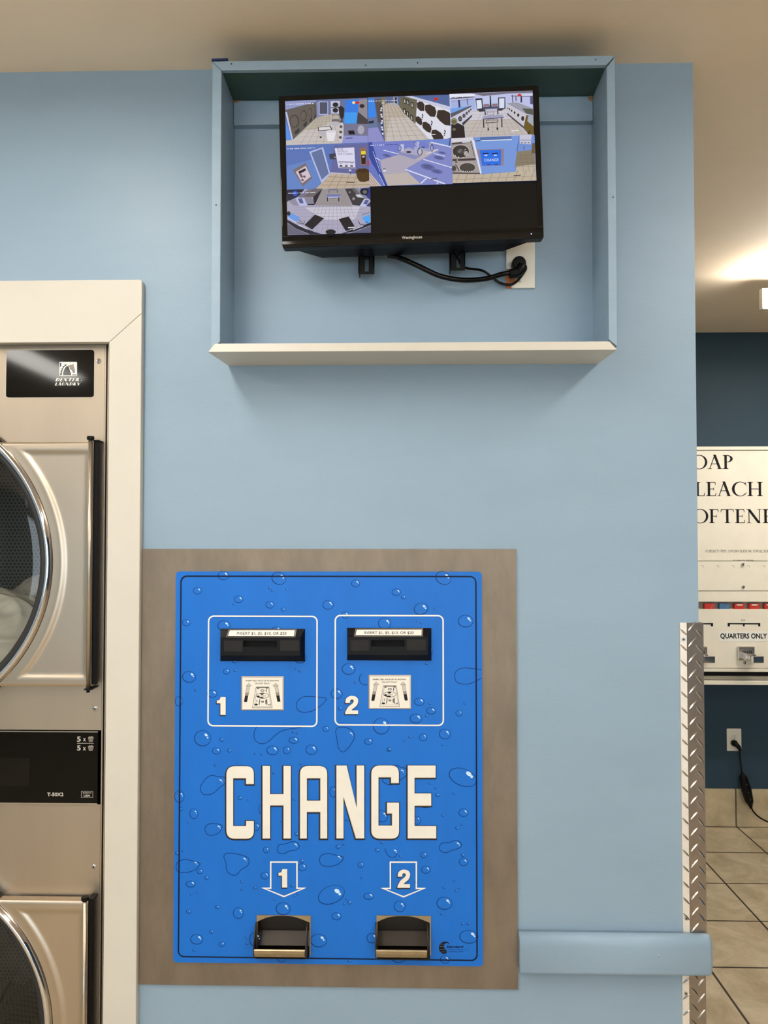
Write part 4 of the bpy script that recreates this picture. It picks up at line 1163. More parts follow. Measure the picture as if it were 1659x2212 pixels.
Z5 = lambda x, y, Y=YP: P(290 + x / 3.858, 1170 + y / 3.858, Y)
Z6 = lambda x, y, Y=YP: P(690 + x / 3.770, 1170 + y / 3.770, Y)
Z7 = lambda x, y, Y=YP: P(290 + x / 3.814, 1580 + y / 3.814, Y)
Z8 = lambda x, y, Y=YP: P(690 + x / 3.687, 1580 + y / 3.687, Y)
U = (1.74 - 0.011) / FPX     # metres per photo pixel on the panel

cup_px = [(540 + 165 / 11.06, 1965 + 120 / 11.06), (690 + 455 / 3.687, 1580 + 1462 / 3.687)]
cup_o = []
for x, y in cup_px:
    cup_o.append((P(x, y, YP)[0], P(x, y, YP)[1]))
CW, CH_ = 116 * U, 83 * U
holes = [(x + 0.0014, x + CW - 0.0022, z - CH_ + 0.0006, z - 0.0008) for x, z in cup_o]
mb = MB(); hole_rect(mb, fl, frr, fb, ft, [(pl_ + 0.01, pr_ - 0.01, pb_ + 0.01, pt_ - 0.01)], YFR, 0.0)
FP = mb.build('surround_plate', 'bezel', CM)
mb = MB(); mb.prism(rrect(fl, frr, fb, ft, 0.002), YFR + 0.0005, YFR + 0.001) if False else None
mb = MB()
hole_rect(mb, pl_ + 0.008, pr_ - 0.008, pb_, pt_, holes, YP, -0.003)
hole_rect(mb, pl_, pl_ + 0.008, pb_ + 0.006, pt_ - 0.006, [], YP, -0.003)
hole_rect(mb, pr_ - 0.008, pr_, pb_ + 0.006, pt_ - 0.006, [], YP, -0.003)
for sx, sz in ((0, 0), (0, 1), (1, 0), (1, 1)):
    cx = pr_ - 0.008 if sx else pl_ + 0.008
    cz = pt_ - 0.006 if sz else pb_ + 0.006
    dx = 0.008 if sx else -0.008; dz = 0.006 if sz else -0.006
    mb.prism([(cx, cz), (cx + dx, cz), (cx + dx * 0.7, cz + dz * 0.7), (cx, cz + dz)], YP, -0.003)
PN = mb.build('face_panel', 'face', CM, label='bright blue front panel')
# machine body behind the wall
mb = MB(); 
bx = (CHX0 + 0.01, CHX1 - 0.01, CHZ0 + 0.01, CHZ1 - 0.01)
mb.box(bx[0], bx[0] + 0.004, 0.001, 0.4, bx[2], bx[3]); mb.box(bx[1] - 0.004, bx[1], 0.001, 0.4, bx[2], bx[3])
mb.box(bx[0], bx[1], 0.001, 0.4, bx[2], bx[2] + 0.004); mb.box(bx[0], bx[1], 0.001, 0.4, bx[3] - 0.004, bx[3]); mb.box(bx[0], bx[1], 0.396, 0.4, bx[2], bx[3])
mb.build('cabinet', 'darkmetal', CM)

# border line
e = 0.00025
b0 = (avg(Z5(385, 293)[0], Z7(368, 1868)[0]), avg(Z6(1262, 276)[0], Z8(1266, 1810)[0]), avg(Z7(372, 1868)[1], Z8(1260, 1810)[1]), avg(Z5(600, 294)[1], Z6(700, 276)[1]))
mb = MB()
mb.ribbon(rrect(b0[0] + 0.0012, b0[1] + 0.0012, b0[2] - 0.001, b0[3] - 0.0016, 0.013, 8), 0.0012, YP - e, 1, closed=True)
mb.ribbon(rrect(*b0, 0.013, 8), 0.0027, YP - 2 * e, 0, closed=True)
mb.build('border_line', ['navy', 'dropline'], CM, recalc=False)
# white outlines round the two note readers
for a in ((Z5, 618, 1523, 622, 1536, 46), (Z6, 129, 1008, 602, 1494, 46)):
    zf_ = a[0]
    x0 = avg(zf_(a[1], a[3])[0], zf_(a[1], a[4])[0]); x1 = avg(zf_(a[2], a[3])[0], zf_(a[2], a[4])[0])
    z1 = zf_((a[1] + a[2]) / 2, a[3])[1]; z0 = zf_((a[1] + a[2]) / 2, a[4])[1]
    mb = MB(); mb.ribbon(rrect(x0, x1, z0, z1, 0.0115, 8), 0.0032, YP - 3 * e, closed=True)
    mb.build('outline', 'white', CM, recalc=False, label='white printed outline')

# ---- printed water droplets
DR = MB()
_d = [0]


def droplet(zf_, x, y, rx, ry, rot=0.0):
    s = {Z5: 3.858, Z6: 3.770, Z7: 3.814, Z8: 3.687}[zf_]
    cx, cz = zf_(x, y); rx *= U / s; ry *= U / s
    _d[0] = (_d[0] + 1) % 12
    Y = YP - e * 0.4 - _d[0] * 6e-6
    th = 0.00075 + min(0.0008, rx * 0.05)
    pts = ell(cx, cz, rx, ry, -rot, 26)
    DR.ribbon(pts, [th * (0.55 + 0.75 * (0.5 - 0.5 * math.cos(math.radians(360 * k / 26 - 45)))) for k in range(26)] , Y - e * 0.1, 0, closed=True)
    if rx > 0.0016:
        q = rx * 0.17
        DR.flat(ell(cx + rx * 0.42, cz + ry * 0.42, q * 1.25, q * 0.85, -0.6, 10), Y - e * 0.1, 1)
        DR.flat(ell(cx + rx * 0.62, cz + ry * 0.08, q * 0.6, q * 0.6, 0, 8), Y - e * 0.1, 1)


def blob(zf_, pts, closed=True, glint=True, thin=False):
    _d[0] = (_d[0] + 1) % 12
    Y = YP - e * 0.45 - _d[0] * 6e-6
    w = [zf_(*p) for p in pts]
    q = smooth_closed(w, 5) if closed else smooth_open(w, 6)
    n = len(q)
    DR.ribbon(q, [0.0015 if not thin else 0.0010] * n, Y - e * 0.1, 0, closed=closed)
    if glint:
        xs = [p[0] for p in w]; zs = [p[1] for p in w]
        cx = min(xs) + (max(xs) - min(xs)) * 0.84; cz = min(zs) + (max(zs) - min(zs)) * 0.76
        DR.flat(ell(cx, cz, 0.0036, 0.0013, -0.5, 12), Y - e * 0.1, 1)
        DR.flat(ell(cx + 0.003, cz - 0.0042, 0.0009, 0.0009, 0, 8), Y - e * 0.1, 1)


D5 = [(745, 282, 46, 36), (1205, 306, 60, 50, .4), (526, 409, 34, 29), (870, 480, 36, 28), (1131, 526, 34, 28), (1240, 566, 17, 14), (1616, 526, 45, 38), (434, 675, 32, 26), (748, 700, 52, 42),
      (1185, 735, 42, 25), (1131, 387, 12, 9), (1150, 412, 8, 5), (1273, 398, 11, 8), (829, 521, 8, 7), (458, 1126, 56, 46), (768, 1082, 26, 22), (842, 1075, 13, 8), (1384, 1078, 12, 8), (1345, 1060, 8, 5),
      (512, 1236, 12, 8), (650, 1267, 42, 30), (372, 1330, 30, 40), (1382, 970, 52, 42), (570, 1638, 68, 64), (728, 1650, 17, 15), (1597, 1560, 26, 22), (1330, 1655, 40, 26), (1327, 1586, 12, 8), (1358, 1598, 8, 6), (835, 1000, 18, 10)]
D6 = [(1010, 297, 64, 50, .4), (295, 340, 34, 29), (627, 411, 36, 27), (684, 453, 19, 13), (828, 546, 58, 46, -.3), (939, 545, 8, 7), (1191, 647, 60, 48), (210, 598, 31, 26), (532, 665, 52, 46), (797, 650, 9, 6), (829, 663, 8, 6),
      (238, 1037, 54, 44), (292, 1146, 10, 7), (140, 1238, 46, 40), (168, 1359, 14, 13), (872, 995, 11, 7), (905, 885, 16, 40), (814, 1304, 40, 30), (900, 1321, 8, 7), (910, 1378, 38, 26), (872, 1420, 12, 7), (787, 1440, 48, 37),
      (504, 1502, 65, 64), (1137, 1397, 26, 23), (1183, 1318, 8, 7), (400, 1627, 32, 25), (1022, 1566, 46, 40), (845, 1593, 30, 30), (737, 1591, 11, 7), (690, 1622, 7, 6), (1004, 1658, 8, 5), (568, 1690, 16, 14)]
D7 = [(677, 160, 32, 26), (784, 158, 17, 14), (1140, 155, 48, 37), (1257, 155, 30, 30), (1460, 150, 46, 39), (995, 183, 8, 7), (1049, 188, 10, 8), (670, 278, 12, 8), (372, 535, 40, 48), (387, 640, 12, 14), (491, 677, 34, 42), (445, 750, 8, 6),
      (870, 548, 17, 14), (940, 566, 8, 6), (1148, 343, 9, 8), (1045, 640, 18, 36), (1005, 785, 30, 30), (1337, 845, 16, 14), (1370, 270, 8, 6), (1315, 560, 8, 6), (1214, 742, 7, 6), (1088, 976, 24, 24), (352, 1003, 14, 13), (400, 985, 8, 7),
      (541, 1153, 25, 19), (597, 1206, 17, 13), (466, 1257, 39, 25), (470, 1340, 10, 7), (519, 1327, 9, 6), (1077, 1187, 34, 28), (1385, 1118, 34, 29), (1381, 1066, 16, 14), (886, 1238, 12, 8), (885, 1303, 9, 6), (994, 1290, 12, 8),
      (1300, 1272, 14, 8), (1158, 1386, 8, 8), (1323, 1357, 9, 7), (1348, 1338, 9, 7), (684, 1447, 19, 12), (447, 1484, 18, 16), (858, 1495, 42, 45), (1227, 1460, 58, 48), (515, 1712, 51, 40), (637, 1650, 16, 14), (721, 1752, 25, 19),
      (494, 1801, 13, 9), (1000, 1712, 48, 60), (923, 1698, 10, 8), (931, 1750, 10, 6), (1520, 1722, 66, 52), (1213, 1870, 36, 30)]
D8 = [(95, 1300, 108, 68, -.4), (110, 480, 28, 42), (555, 145, 17, 14), (217, 705, 10, 6), (1142, 365, 112, 66, .35), (1148, 647, 38, 30), (1098, 769, 16, 11), (1135, 740, 8, 6), (982, 670, 11, 7), (940, 506, 16, 14), (876, 413, 10, 7),
      (924, 453, 7, 6), (1072, 493, 9, 7), (778, 707, 26, 32), (148, 918, 17, 14), (192, 900, 8, 6), (460, 945, 17, 14), (498, 887, 11, 7), (646, 994, 12, 8), (618, 1020, 7, 6), (330, 1063, 24, 21), (831, 984, 26, 22), (848, 1101, 34, 28),
      (1143, 985, 15, 12), (1148, 1039, 34, 29), (336, 1167, 9, 6), (772, 1199, 12, 10), (1072, 1187, 8, 6), (989, 1244, 8, 6), (1113, 1249, 8, 6), (1088, 1268, 9, 7), (393, 1312, 40, 25), (240, 1362, 15, 14), (215, 1336, 8, 6), (198, 1375, 8, 7),
      (640, 1393, 44, 42), (996, 1368, 60, 48), (976, 1454, 11, 6), (137, 1472, 37, 28), (420, 1645, 42, 38), (1190, 1635, 72, 50), (1140, 1534, 12, 7), (1186, 1532, 12, 7), (630, 1800, 58, 38), (1000, 1815, 36, 30), (238, 1828, 12, 7), (500, 675, 44, 45), (845, 590, 45, 16)]
for zf_, L_ in ((Z5, D5), (Z6, D6), (Z7, D7), (Z8, D8)):
    for d_ in L_: droplet(zf_, *d_)
blob(Z5, [(1590, 1303), (1430, 1290), (1370, 1320), (1352, 1360), (1365, 1405), (1410, 1422), (1480, 1412), (1550, 1370), (1590, 1330)], glint=False)
blob(Z5, [(1025, 1535), (1000, 1590), (1005, 1650), (1050, 1682), (1110, 1672), (1180, 1610), (1250, 1570), (1395, 1548)], False, False)
blob(Z6, [(340, 1078), (325, 1110), (335, 1150), (365, 1165), (392, 1165)], False, False)
blob(Z6, [(1320, 1042), (1180, 1028), (1120, 1050), (1102, 1090), (1115, 1140), (1170, 1160), (1240, 1152), (1318, 1110)], False, False)
blob(Z6, [(132, 1545), (150, 1515), (200, 1512), (255, 1530), (284, 1570), (280, 1610), (250, 1660), (215, 1700), (190, 1713), (160, 1690), (148, 1650), (140, 1590)])
blob(Z7, [(545, 460), (580, 400), (630, 363), (680, 370), (745, 382), (745, 430), (700, 465), (650, 510), (600, 522), (560, 510)])
blob(Z7, [(582, 800), (610, 765), (660, 760), (720, 772), (715, 810), (690, 840), (640, 856), (600, 845)])
blob(Z7, [(1180, 970), (1195, 935), (1250, 925), (1310, 906), (1340, 915), (1360, 945), (1335, 975), (1280, 985), (1230, 1008), (1190, 998)])
blob(Z7, [(738, 1030), (760, 1005), (820, 1005), (890, 1020), (940, 1045), (943, 1090), (915, 1120), (880, 1140), (850, 1175), (820, 1185), (780, 1170), (758, 1130), (755, 1080)])
blob(Z7, [(345, 1110), (360, 1075), (410, 1054), (470, 1064), (538, 1085), (535, 1105), (500, 1140), (440, 1160), (360, 1155)])
blob(Z8, [(0, 1020), (20, 985), (70, 972), (130, 985), (187, 1000), (180, 1030), (140, 1060), (80, 1075), (20, 1065)])
blob(Z8, [(505, 380), (530, 415), (570, 425), (630, 395), (690, 350), (690, 300), (650, 285), (595, 275)])
blob(Z8, [(520, 930), (530, 960), (550, 990), (575, 1003), (605, 995), (620, 965)], False)
blob(Z8, [(955, 925), (975, 890), (1030, 885), (1080, 868), (1115, 875), (1133, 905), (1110, 930), (1060, 945), (1010, 965), (970, 955)])
o = DR.build('droplet_print', ['dropline', 'glint'], CM, recalc=False, label='printed water droplets')
o['kind'] = 'stuff'

# ---- lettering
def roundc(pts, rad):
    """outline with some corners rounded; rad maps corner index to radius in zoom pixels"""
    out = []
    n = len(pts)
    for i, p in enumerate(pts):
        if i not in rad: out.append(p); continue
        r = rad[i]
        a = Vector(pts[i - 1]) - Vector(p); b = Vector(pts[(i + 1) % n]) - Vector(p)
        a = a.normalized() * r; b = b.normalized() * r
        p = Vector(p)
        for k in range(7):
            t = k / 6
            q = (p + a) * (1 - t) ** 2 + p * 2 * t * (1 - t) + (p + b) * t * t
            out.append((q.x, q.y))
    return out


def printed(name, pieces, outline=0.0042, lbl=None, shadow=True, edges=None):
    """raised looking printed letter: dark edge, grey bevel, cream face"""
    mb = MB()
    for w in (edges or pieces):
        sh = [(x - 0.0010, z - 0.0015) for x, z in w]
        mb.ribbon(sh, outline * 1.25, YP - e * 4, 1, closed=True)
        mb.flat(sh, YP - e * 4, 1)
        mb.ribbon([(x - 0.0004, z - 0.0006) for x, z in w], outline * 0.36, YP - e * 5, 2, closed=True)
    for w in pieces:
        mb.flat(w, YP - e * 6, 0)
    o = mb.build(name, ['offwhite', 'dgrey', 'grey'], CM, recalc=False)
    if lbl: o['label'] = lbl
    return o


W7 = lambda pts: [Z7(*p) for p in pts]
W8 = lambda pts: [Z8(*p) for p in pts]
Cc = roundc([(986, 430), (986, 285), (762, 285), (762, 880), (986, 880), (986, 735), (924, 735), (924, 778), (816, 778), (816, 382), (924, 382), (924, 430)], {1: 62, 2: 70, 3: 70, 4: 62})
printed('letter', [W7(Cc)], lbl='printed letter C')
Hh = [(1060, 283), (1120, 283), (1120, 515), (1232, 515), (1232, 283), (1290, 283), (1290, 878), (1232, 878), (1232, 606), (1120, 606), (1120, 878), (1060, 878)]
printed('letter', [W7(Hh)], lbl='printed letter H')
Aa = [roundc([(1368, 878), (1368, 283), (1590, 283), (1590, 878), (1535, 878), (1535, 660), (1422, 660), (1422, 878)], {1: 66, 2: 66})]
# the A needs its upper opening: build it from bars
A_parts = [roundc([(1368, 420), (1368, 283), (1590, 283), (1590, 420), (1535, 420), (1535, 382), (1422, 382), (1422, 420)], {1: 66, 2: 66}),
           [(1368, 420), (1422, 420), (1422, 878), (1368, 878)], [(1535, 420), (1590, 420), (1590, 878), (1535, 878)], [(1422, 568), (1535, 568), (1535, 660), (1422, 660)]]
mb = MB()
for w in (W7(Aa[0]), W7([(1424, 382), (1535, 382), (1535, 568), (1424, 568)])):
    mb.ribbon([(x - 0.0010, z - 0.0015) for x, z in w], 0.0052, YP - e * 4, 1, closed=True)
    mb.ribbon([(x - 0.0004, z - 0.0006) for x, z in w], 0.0015, YP - e * 5, 2, closed=True)
for w in A_parts: mb.flat(W7(w), YP - e * 6, 0)
mb.build('letter', ['offwhite', 'dgrey', 'grey'], CM, recalc=False, label='printed letter A')
Nn = [(137, 270), (217, 270), (298, 612), (298, 270), (357, 270), (357, 848), (292, 848), (192, 515), (192, 848), (137, 848)]
printed('letter', [W8(Nn)], lbl='printed letter N')
Gg = roundc([(632, 408), (632, 270), (415, 270), (415, 850), (634, 850), (634, 565), (540, 565), (540, 650), (580, 650), (580, 748), (470, 748), (470, 362), (572, 362), (572, 408)], {1: 62, 2: 68, 3: 68, 4: 60})
printed('letter', [W8(Gg)], lbl='printed letter G')
Ee = [(705, 270), (925, 270), (925, 365), (757, 365), (757, 492), (890, 492), (890, 588), (757, 588), (757, 752), (930, 752), (930, 848), (705, 848)]
printed('letter', [W8(Ee)], lbl='printed letter E')
ONE = [(690, 1325), (712, 1318), (722, 1293), (763, 1293), (763, 1442), (720, 1442), (720, 1345), (690, 1345)]
TWO = smooth_open([(212, 1312), (218, 1278), (245, 1258), (268, 1255), (295, 1261), (313, 1280), (315, 1305), (302, 1335), (272, 1360), (262, 1373)], 4) + [(315, 1373), (315, 1402), (210, 1402)] + smooth_open([(212, 1385), (235, 1345), (268, 1318), (280, 1300), (275, 1287), (263, 1284), (252, 1292), (248, 1312)], 4)


def fit(pts, src, dst):
    kx = (dst[1] - dst[0]) / (src[1] - src[0]); ky = (dst[3] - dst[2]) / (src[3] - src[2])
    return [(dst[0] + (x - src[0]) * kx, dst[2] + (y - src[2]) * ky) for x, y in pts]


printed('numeral', [[Z5(*p) for p in ONE]], 0.0018, 'printed numeral 1')
printed('numeral', [[Z6(*p) for p in TWO]], 0.0018, 'printed numeral 2')
printed('numeral', [W7(fit(ONE, (690, 763, 1293, 1442), (1190, 1261, 1132, 1283)))], 0.0018, 'printed numeral 1 in the arrow')
printed('numeral', [W8(fit(TWO, (210, 316, 1255, 1402), (622, 722, 1098, 1243)))], 0.0018, 'printed numeral 2 in the arrow')
for w in (W7([(1125, 1075), (1341, 1075), (1341, 1290), (1400, 1290), (1234, 1359), (1066, 1290), (1125, 1290)]), W8([(565, 1040), (772, 1040), (772, 1249), (832, 1249), (670, 1316), (506, 1249), (565, 1249)])):
    mb = MB(); mb.ribbon(w, 0.0031, YP - 3 * e, closed=True)
    mb.build('arrow', 'white', CM, recalc=False, label='white printed arrow')

# ---- note readers
for k, (ox, oy) in enumerate(((476.4, 1357.7), (749.7, 1356.2))):
    R_ = lambda x, y, Y=YP: P(ox + (x - 90) / 7.9, oy + (y - 100) / 7.9, Y)
    yo, yi = YP, YP - 0.016
    o0, o1 = R_(90, 100), R_(1530, 660)
    i0, i1 = R_(116, 240), R_(1466, 545)
    s0, s1 = R_(505, 290), R_(1070, 405)
    mb = MB()
    ob = [(o0[0], yo, o1[1]), (o1[0], yo, o1[1]), (o1[0], yo, o0[1]), (o0[0], yo, o0[1])]
    om = [(x + (0.0004 if i in (0, 3) else -0.0004), yo - 0.002, z + (0.0004 if i < 2 else -0.0004)) for i, (x, y, z) in enumerate(ob)]
    ib_ = [(i0[0], yi, i1[1]), (i1[0], yi, i1[1]), (i1[0], yi, i0[1]), (i0[0], yi, i0[1])]
    mb.add(ob + om, [(i, (i + 1) % 4, (i + 1) % 4 + 4, i + 4) for i in range(4)])
    mb.add(om + ib_, [(i, (i + 1) % 4, (i + 1) % 4 + 4, i + 4) for i in range(4)])
    # face with the slot opening
    xs = [i0[0], s0[0], s1[0], i1[0]]; zs = [i1[1], s1[1], s0[1], i0[1]]
    for i in range(3):
        for j in range(3):
            if (i, j) == (1, 1): continue
            mb.poly([(xs[i], yi, zs[j]), (xs[i + 1], yi, zs[j]), (xs[i + 1], yi, zs[j + 1]), (xs[i], yi, zs[j + 1])])
    sb = [(s0[0], yi, s1[1]), (s1[0], yi, s1[1]), (s1[0], yi, s0[1]), (s0[0], yi, s0[1])]
    sd = [(x, YP - 0.001, z) for x, y, z in sb]
    mb.add(sb + sd, [(i, (i + 1) % 4, (i + 1) % 4 + 4, i + 4) for i in range(4)] + [(4, 5, 6, 7)], 1)
    # rims
    for q in ((112, 236, 1466, 246), (505, 404, 1070, 410)):
        a, b = R_(q[0], q[1], yi), R_(q[2], q[3], yi)
        mb.box(a[0], b[0], yi - 0.0008, yi, b[1], a[1], 0)
    BR = mb.build('bill_acceptor', ['black', 'pit'], CM, bevel=0.0004, label='black note reader of lane %d' % (k + 1))
    for q in ((150, 305, 468, 492), (1108, 298, 1432, 482)):
        a, b = R_(q[0], q[1], yi), R_(q[2], q[3], yi)
        mb = MB(); mb.box(a[0], b[0], yi - 0.0007, yi, b[1], a[1])
        mb.box(a[0] + 0.0022, b[0] - 0.0008, yi - 0.0012, yi - 0.0004, b[1] + 0.0016, a[1] - 0.0018)
        mb.build('pad', 'charcoal', BR)
    # label lying on the sloping upper side
    def slope(x, y, off):
        t = (y - 105) / (240 - 105.0)
        a = R_(x, y)
        z_o, z_i = om[3][2], ib_[3][2]
        return (a[0], yo - 0.002 + (yi - yo + 0.002) * t - off, z_o + (z_i - z_o) * t)
    LB = MB()
    for (pts, off, mi) in (([(238, 112), (1388, 106), (1380, 232), (212, 234)], 0.0003, 1), ([(246, 116), (1376, 112), (1369, 226), (226, 227)], 0.00045, 2), ([(256, 127), (1364, 122), (1358, 214), (240, 214)], 0.0006, 0)):
        LB.poly([slope(x, y, off) for x, y in pts], mi)
    tm = MB(); text(tm, 'INSERT $1, $5, $10, OR $20', 385, 1225, 192, 152, 0, bold=0.008, shear=-0.0)
    tm.v = [slope(x, z, 0.0008) for x, y, z in tm.v]
    LB.add(tm.v, tm.f, 3)
    LB.build('instruction_strip', ['offwhite', 'grey', 'black', 'ink'], BR, recalc=False, label='white strip with the accepted notes')

# ---- instruction stickers
for ox, oy in ((290 + 890 / 3.858, 1170 + 1120 / 3.858), (690 + 398 / 3.770, 1170 + 1084 / 3.770)):
    I_ = lambda x, y, Y=YP: P(ox + (x - 95) / 15.08, oy + (y - 155) / 15.08, Y)
    a, b = I_(100, 155), I_(1488, 1275)
    y0_ = YP - 0.0012
    mb = MB(); mb.box(a[0], b[0], y0_, YP, b[1], a[1])
    ST = mb.build('instruction_plate', 'grey', CM, bevel=0.0006, label='cream plate with a picture of a banknote')
    pr = MB()
    _z = [0]
    def put(pts, mi):
        _z[0] += 1
        pr.flat([I_(*p) for p in pts], y0_ - 0.0001 - _z[0] * 8e-6, mi)
    def ln(pts, w, mi=1, closed=False):
        _z[0] += 1
        pr.ribbon([I_(*p) for p in pts], w / 15.08 * U, y0_ - 0.0001 - _z[0] * 8e-6, mi, closed=closed)
    put([(120, 165), (1482, 160), (1482, 1250), (1440, 1235), (1440, 200), (140, 205)], 3)
    put([(138, 208), (1440, 205), (1440, 1235), (138, 1240)], 0)
    for s_, x0, x1, yb_, yt_ in (('INSERT BILL FACE UP AS SHOWN', 248, 1320, 325, 280), ('DO NOT FOLD', 552, 1018, 415, 370)):
        tm = MB(); text(tm, s_, x0, x1, yb_, yt_, 0, bold=0.02)
        pr.add([(I_(x, z)[0], y0_ - 0.00025, I_(x, z)[1]) for x, y, z in tm.v], tm.f, 1)
    for A0, A1, B0, B1 in (((195, 995), (290, 995), (285, 490), (390, 490)), ((1285, 985), (1378, 985), (1190, 488), (1298, 488))):
        cols = [1, 2, 2, 4, 3]
        for j in range(5):
            t0_, t1_ = j / 5, (j + 1) / 5
            L2 = lambda p, q, t: (p[0] + (q[0] - p[0]) * t, p[1] + (q[1] - p[1]) * t)
            put([L2(A0, B0, t0_), L2(A1, B1, t0_), L2(A1, B1, t1_), L2(A0, B0, t1_)], (1, 2, 4, 5, 3)[j])
        ln([A0, A1, B1, B0], 7, 1, True)
        cx = (B0[0] + B1[0]) / 2 + (15 if A0[0] < 700 else -18)
        put([(cx - 92, 478), (cx, 385), (cx + 88, 472)], 3); ln([(cx - 92, 478), (cx, 385), (cx + 88, 472)], 8, 1, True)
    ln([(590, 508), (1005, 508), (1112, 1185), (470, 1185)], 12, 1, True); ln([(620, 545), (985, 545), (1070, 1135), (530, 1135)], 7, 2, True)
    ln([(600, 515), (1000, 515)], 22, 2)
    for q in ((655, 552, 42, 16), (950, 548, 36, 16), (590, 1080, 58, 30), (1025, 1085, 40, 24)): put(ell(q[0], q[1], q[2], q[3]), 1)
    put(ell(1025, 1085, 22, 12), 0)
    ln(ell(797, 622, 52, 28), 18, 1, True); ln(ell(800, 985, 38, 18), 20, 1, True)
    ln(ell(800, 790, 200, 88, 0, 24), [7, 14, 18, 22, 24, 26, 26, 24, 20, 14, 10, 8, 6, 6, 6, 8, 14, 22, 26, 26, 24, 18, 14, 10][0] + 6, 1, True)
    put([(700, 730), (760, 715), (860, 715), (830, 745), (780, 765)], 1); put([(690, 840), (800, 830), (840, 870), (760, 882), (700, 868)], 1); put(ell(660, 815, 48, 30), 2); put(ell(790, 800, 70, 38), 3); put(ell(880, 795, 30, 24), 3)
    for q in (((920, 570), (918, 675), 24), ((708, 905), (690, 1090), 22), ((905, 930), (905, 1055), 26), ((938, 895), (945, 1095), 24), ((622, 920), (612, 1005), 16)): ln(q[:2], q[2], 1)
    pr.build('printing', ['offwhite', 'ink', 'dgrey', 'lgrey', 'grey', 'lgrey'], ST, recalc=False)

# ---- coin cups
for x0, z0 in cup_o:
    K = lambda x, y: (x0 + (x - 165) / 11.06 * U, z0 - (y - 120) / 11.06 * U)
    y0_ = YP - 0.002
    arc_ = [K(*p) for p in smooth_open([(182, 272), (300, 215), (450, 162), (620, 135), (800, 130), (980, 138), (1130, 170), (1290, 225), (1418, 280)], 3)]
    pts = [K(165, 1035), K(165, 120), K(1445, 120), K(1445, 1035), K(1418, 1035)] + arc_[::-1] + [K(182, 1035)]
    mb = MB(); mb.prism(pts, y0_, YP)
    CP = mb.build('coin_cup', 'brass', CM, label='bronzed coin return cup')
    l, t = K(182, 128); r, b = K(1418, 1030)
    mb = MB(); yb_ = YP + 0.034
    mb.box(l, l + 0.001, YP, yb_, b, t); mb.box(r - 0.001, r, YP, yb_, b, t); mb.box(l, r, YP, yb_, t - 0.001, t); mb.box(l, r, yb_ - 0.001, yb_, b, t)
    zz = K(0, 900)[1]
    mb.box(l, r, YP - 0.02, yb_, b, b + 0.001)
    mb.prismx([(YP + 0.03, K(0, 640)[1]), (YP + 0.012, zz), (yb_, zz)], l + 0.001, r - 0.001)
    mb.build('cavity', 'darkmetal', CP)
    # curved lip
    l, zt_ = K(160, 772); r, zb_ = K(1345, 1028)
    prof = [(YP - 0.030, zt_ + 0.0006), (YP - 0.0312, zt_ - 0.001), (YP - 0.0306, zt_ - 0.008), (YP - 0.027, zt_ - 0.016), (YP - 0.020, zb_ + 0.003), (YP - 0.010, zb_), (YP - 0.002, zb_)]
    inner = [(y + 0.0012, z + 0.0008) for y, z in prof][::-1]
    mb = MB(); mb.prismx(prof + inner, l, r)
    mb.build('lip', 'brass', CP, smooth=False, bevel=0.0003)
    for xa, xb in ((128, 168), (1340, 1385)):
        pts = [(YP - 0.001, K(0, 275)[1]), (YP - 0.012, K(0, 340)[1]), (YP - 0.022, K(0, 460)[1]), (YP - 0.029, K(0, 600)[1]), (YP - 0.0325, K(0, 770)[1]), (YP - 0.031, K(0, 900)[1]), (YP - 0.025, K(0, 1000)[1]), (YP - 0.012, K(0, 1040)[1]), (YP - 0.001, K(0, 1040)[1])]
        mb = MB(); mb.prismx(pts, K(xa, 0)[0] + 0.0012, K(xb, 0)[0] - 0.0006)
        mb.build('side_arm', 'darkmetal', CP, bevel=0.0005)

# ---- maker's mark in the lower right corner
mk = MB()
L_ = lambda x, y: P(930 + x / 16.59, 2020 + y / 16.59, YP)
c1 = smooth_closed([(300, 440), (330, 340), (400, 265), (510, 232), (610, 245), (690, 325), (600, 285), (520, 300), (480, 390), (510, 480), (580, 570), (575, 630), (520, 668), (470, 675), (390, 640), (325, 560)], 3)
mk.flat([L_(*p) for p in c1], YP - e, 0)
for k, y in enumerate((325, 410, 512, 605)):
    mk.ribbon([L_(335 + (30 if k == 3 else 0), y), L_(480 + (60 if k > 1 else 0), y - 4)], 0.0005, YP - e * 1.3, 1)
for s_, x0, x1, yb_, yt_, bo in (('Standard', 570, 1165, 455, 375, 0.03), ('Change-Makers, Inc.', 600, 1380, 535, 490, 0.0), ('INDIANAPOLIS, INDIANA', 650, 1185, 608, 580, 0.02)):
    tm = MB(); text(tm, s_, x0, x1, yb_, yt_, 0, bold=bo, shear=-0.15 if bo == 0.03 else 0)
    mk.add([(L_(x, z)[0], YP - e, L_(x, z)[1]) for x, y, z in tm.v], tm.f, 0 if bo else 2)
mk.build('maker_mark', ['navy', 'brass', 'dropline'], CM, recalc=False, label='small dark maker\'s mark')

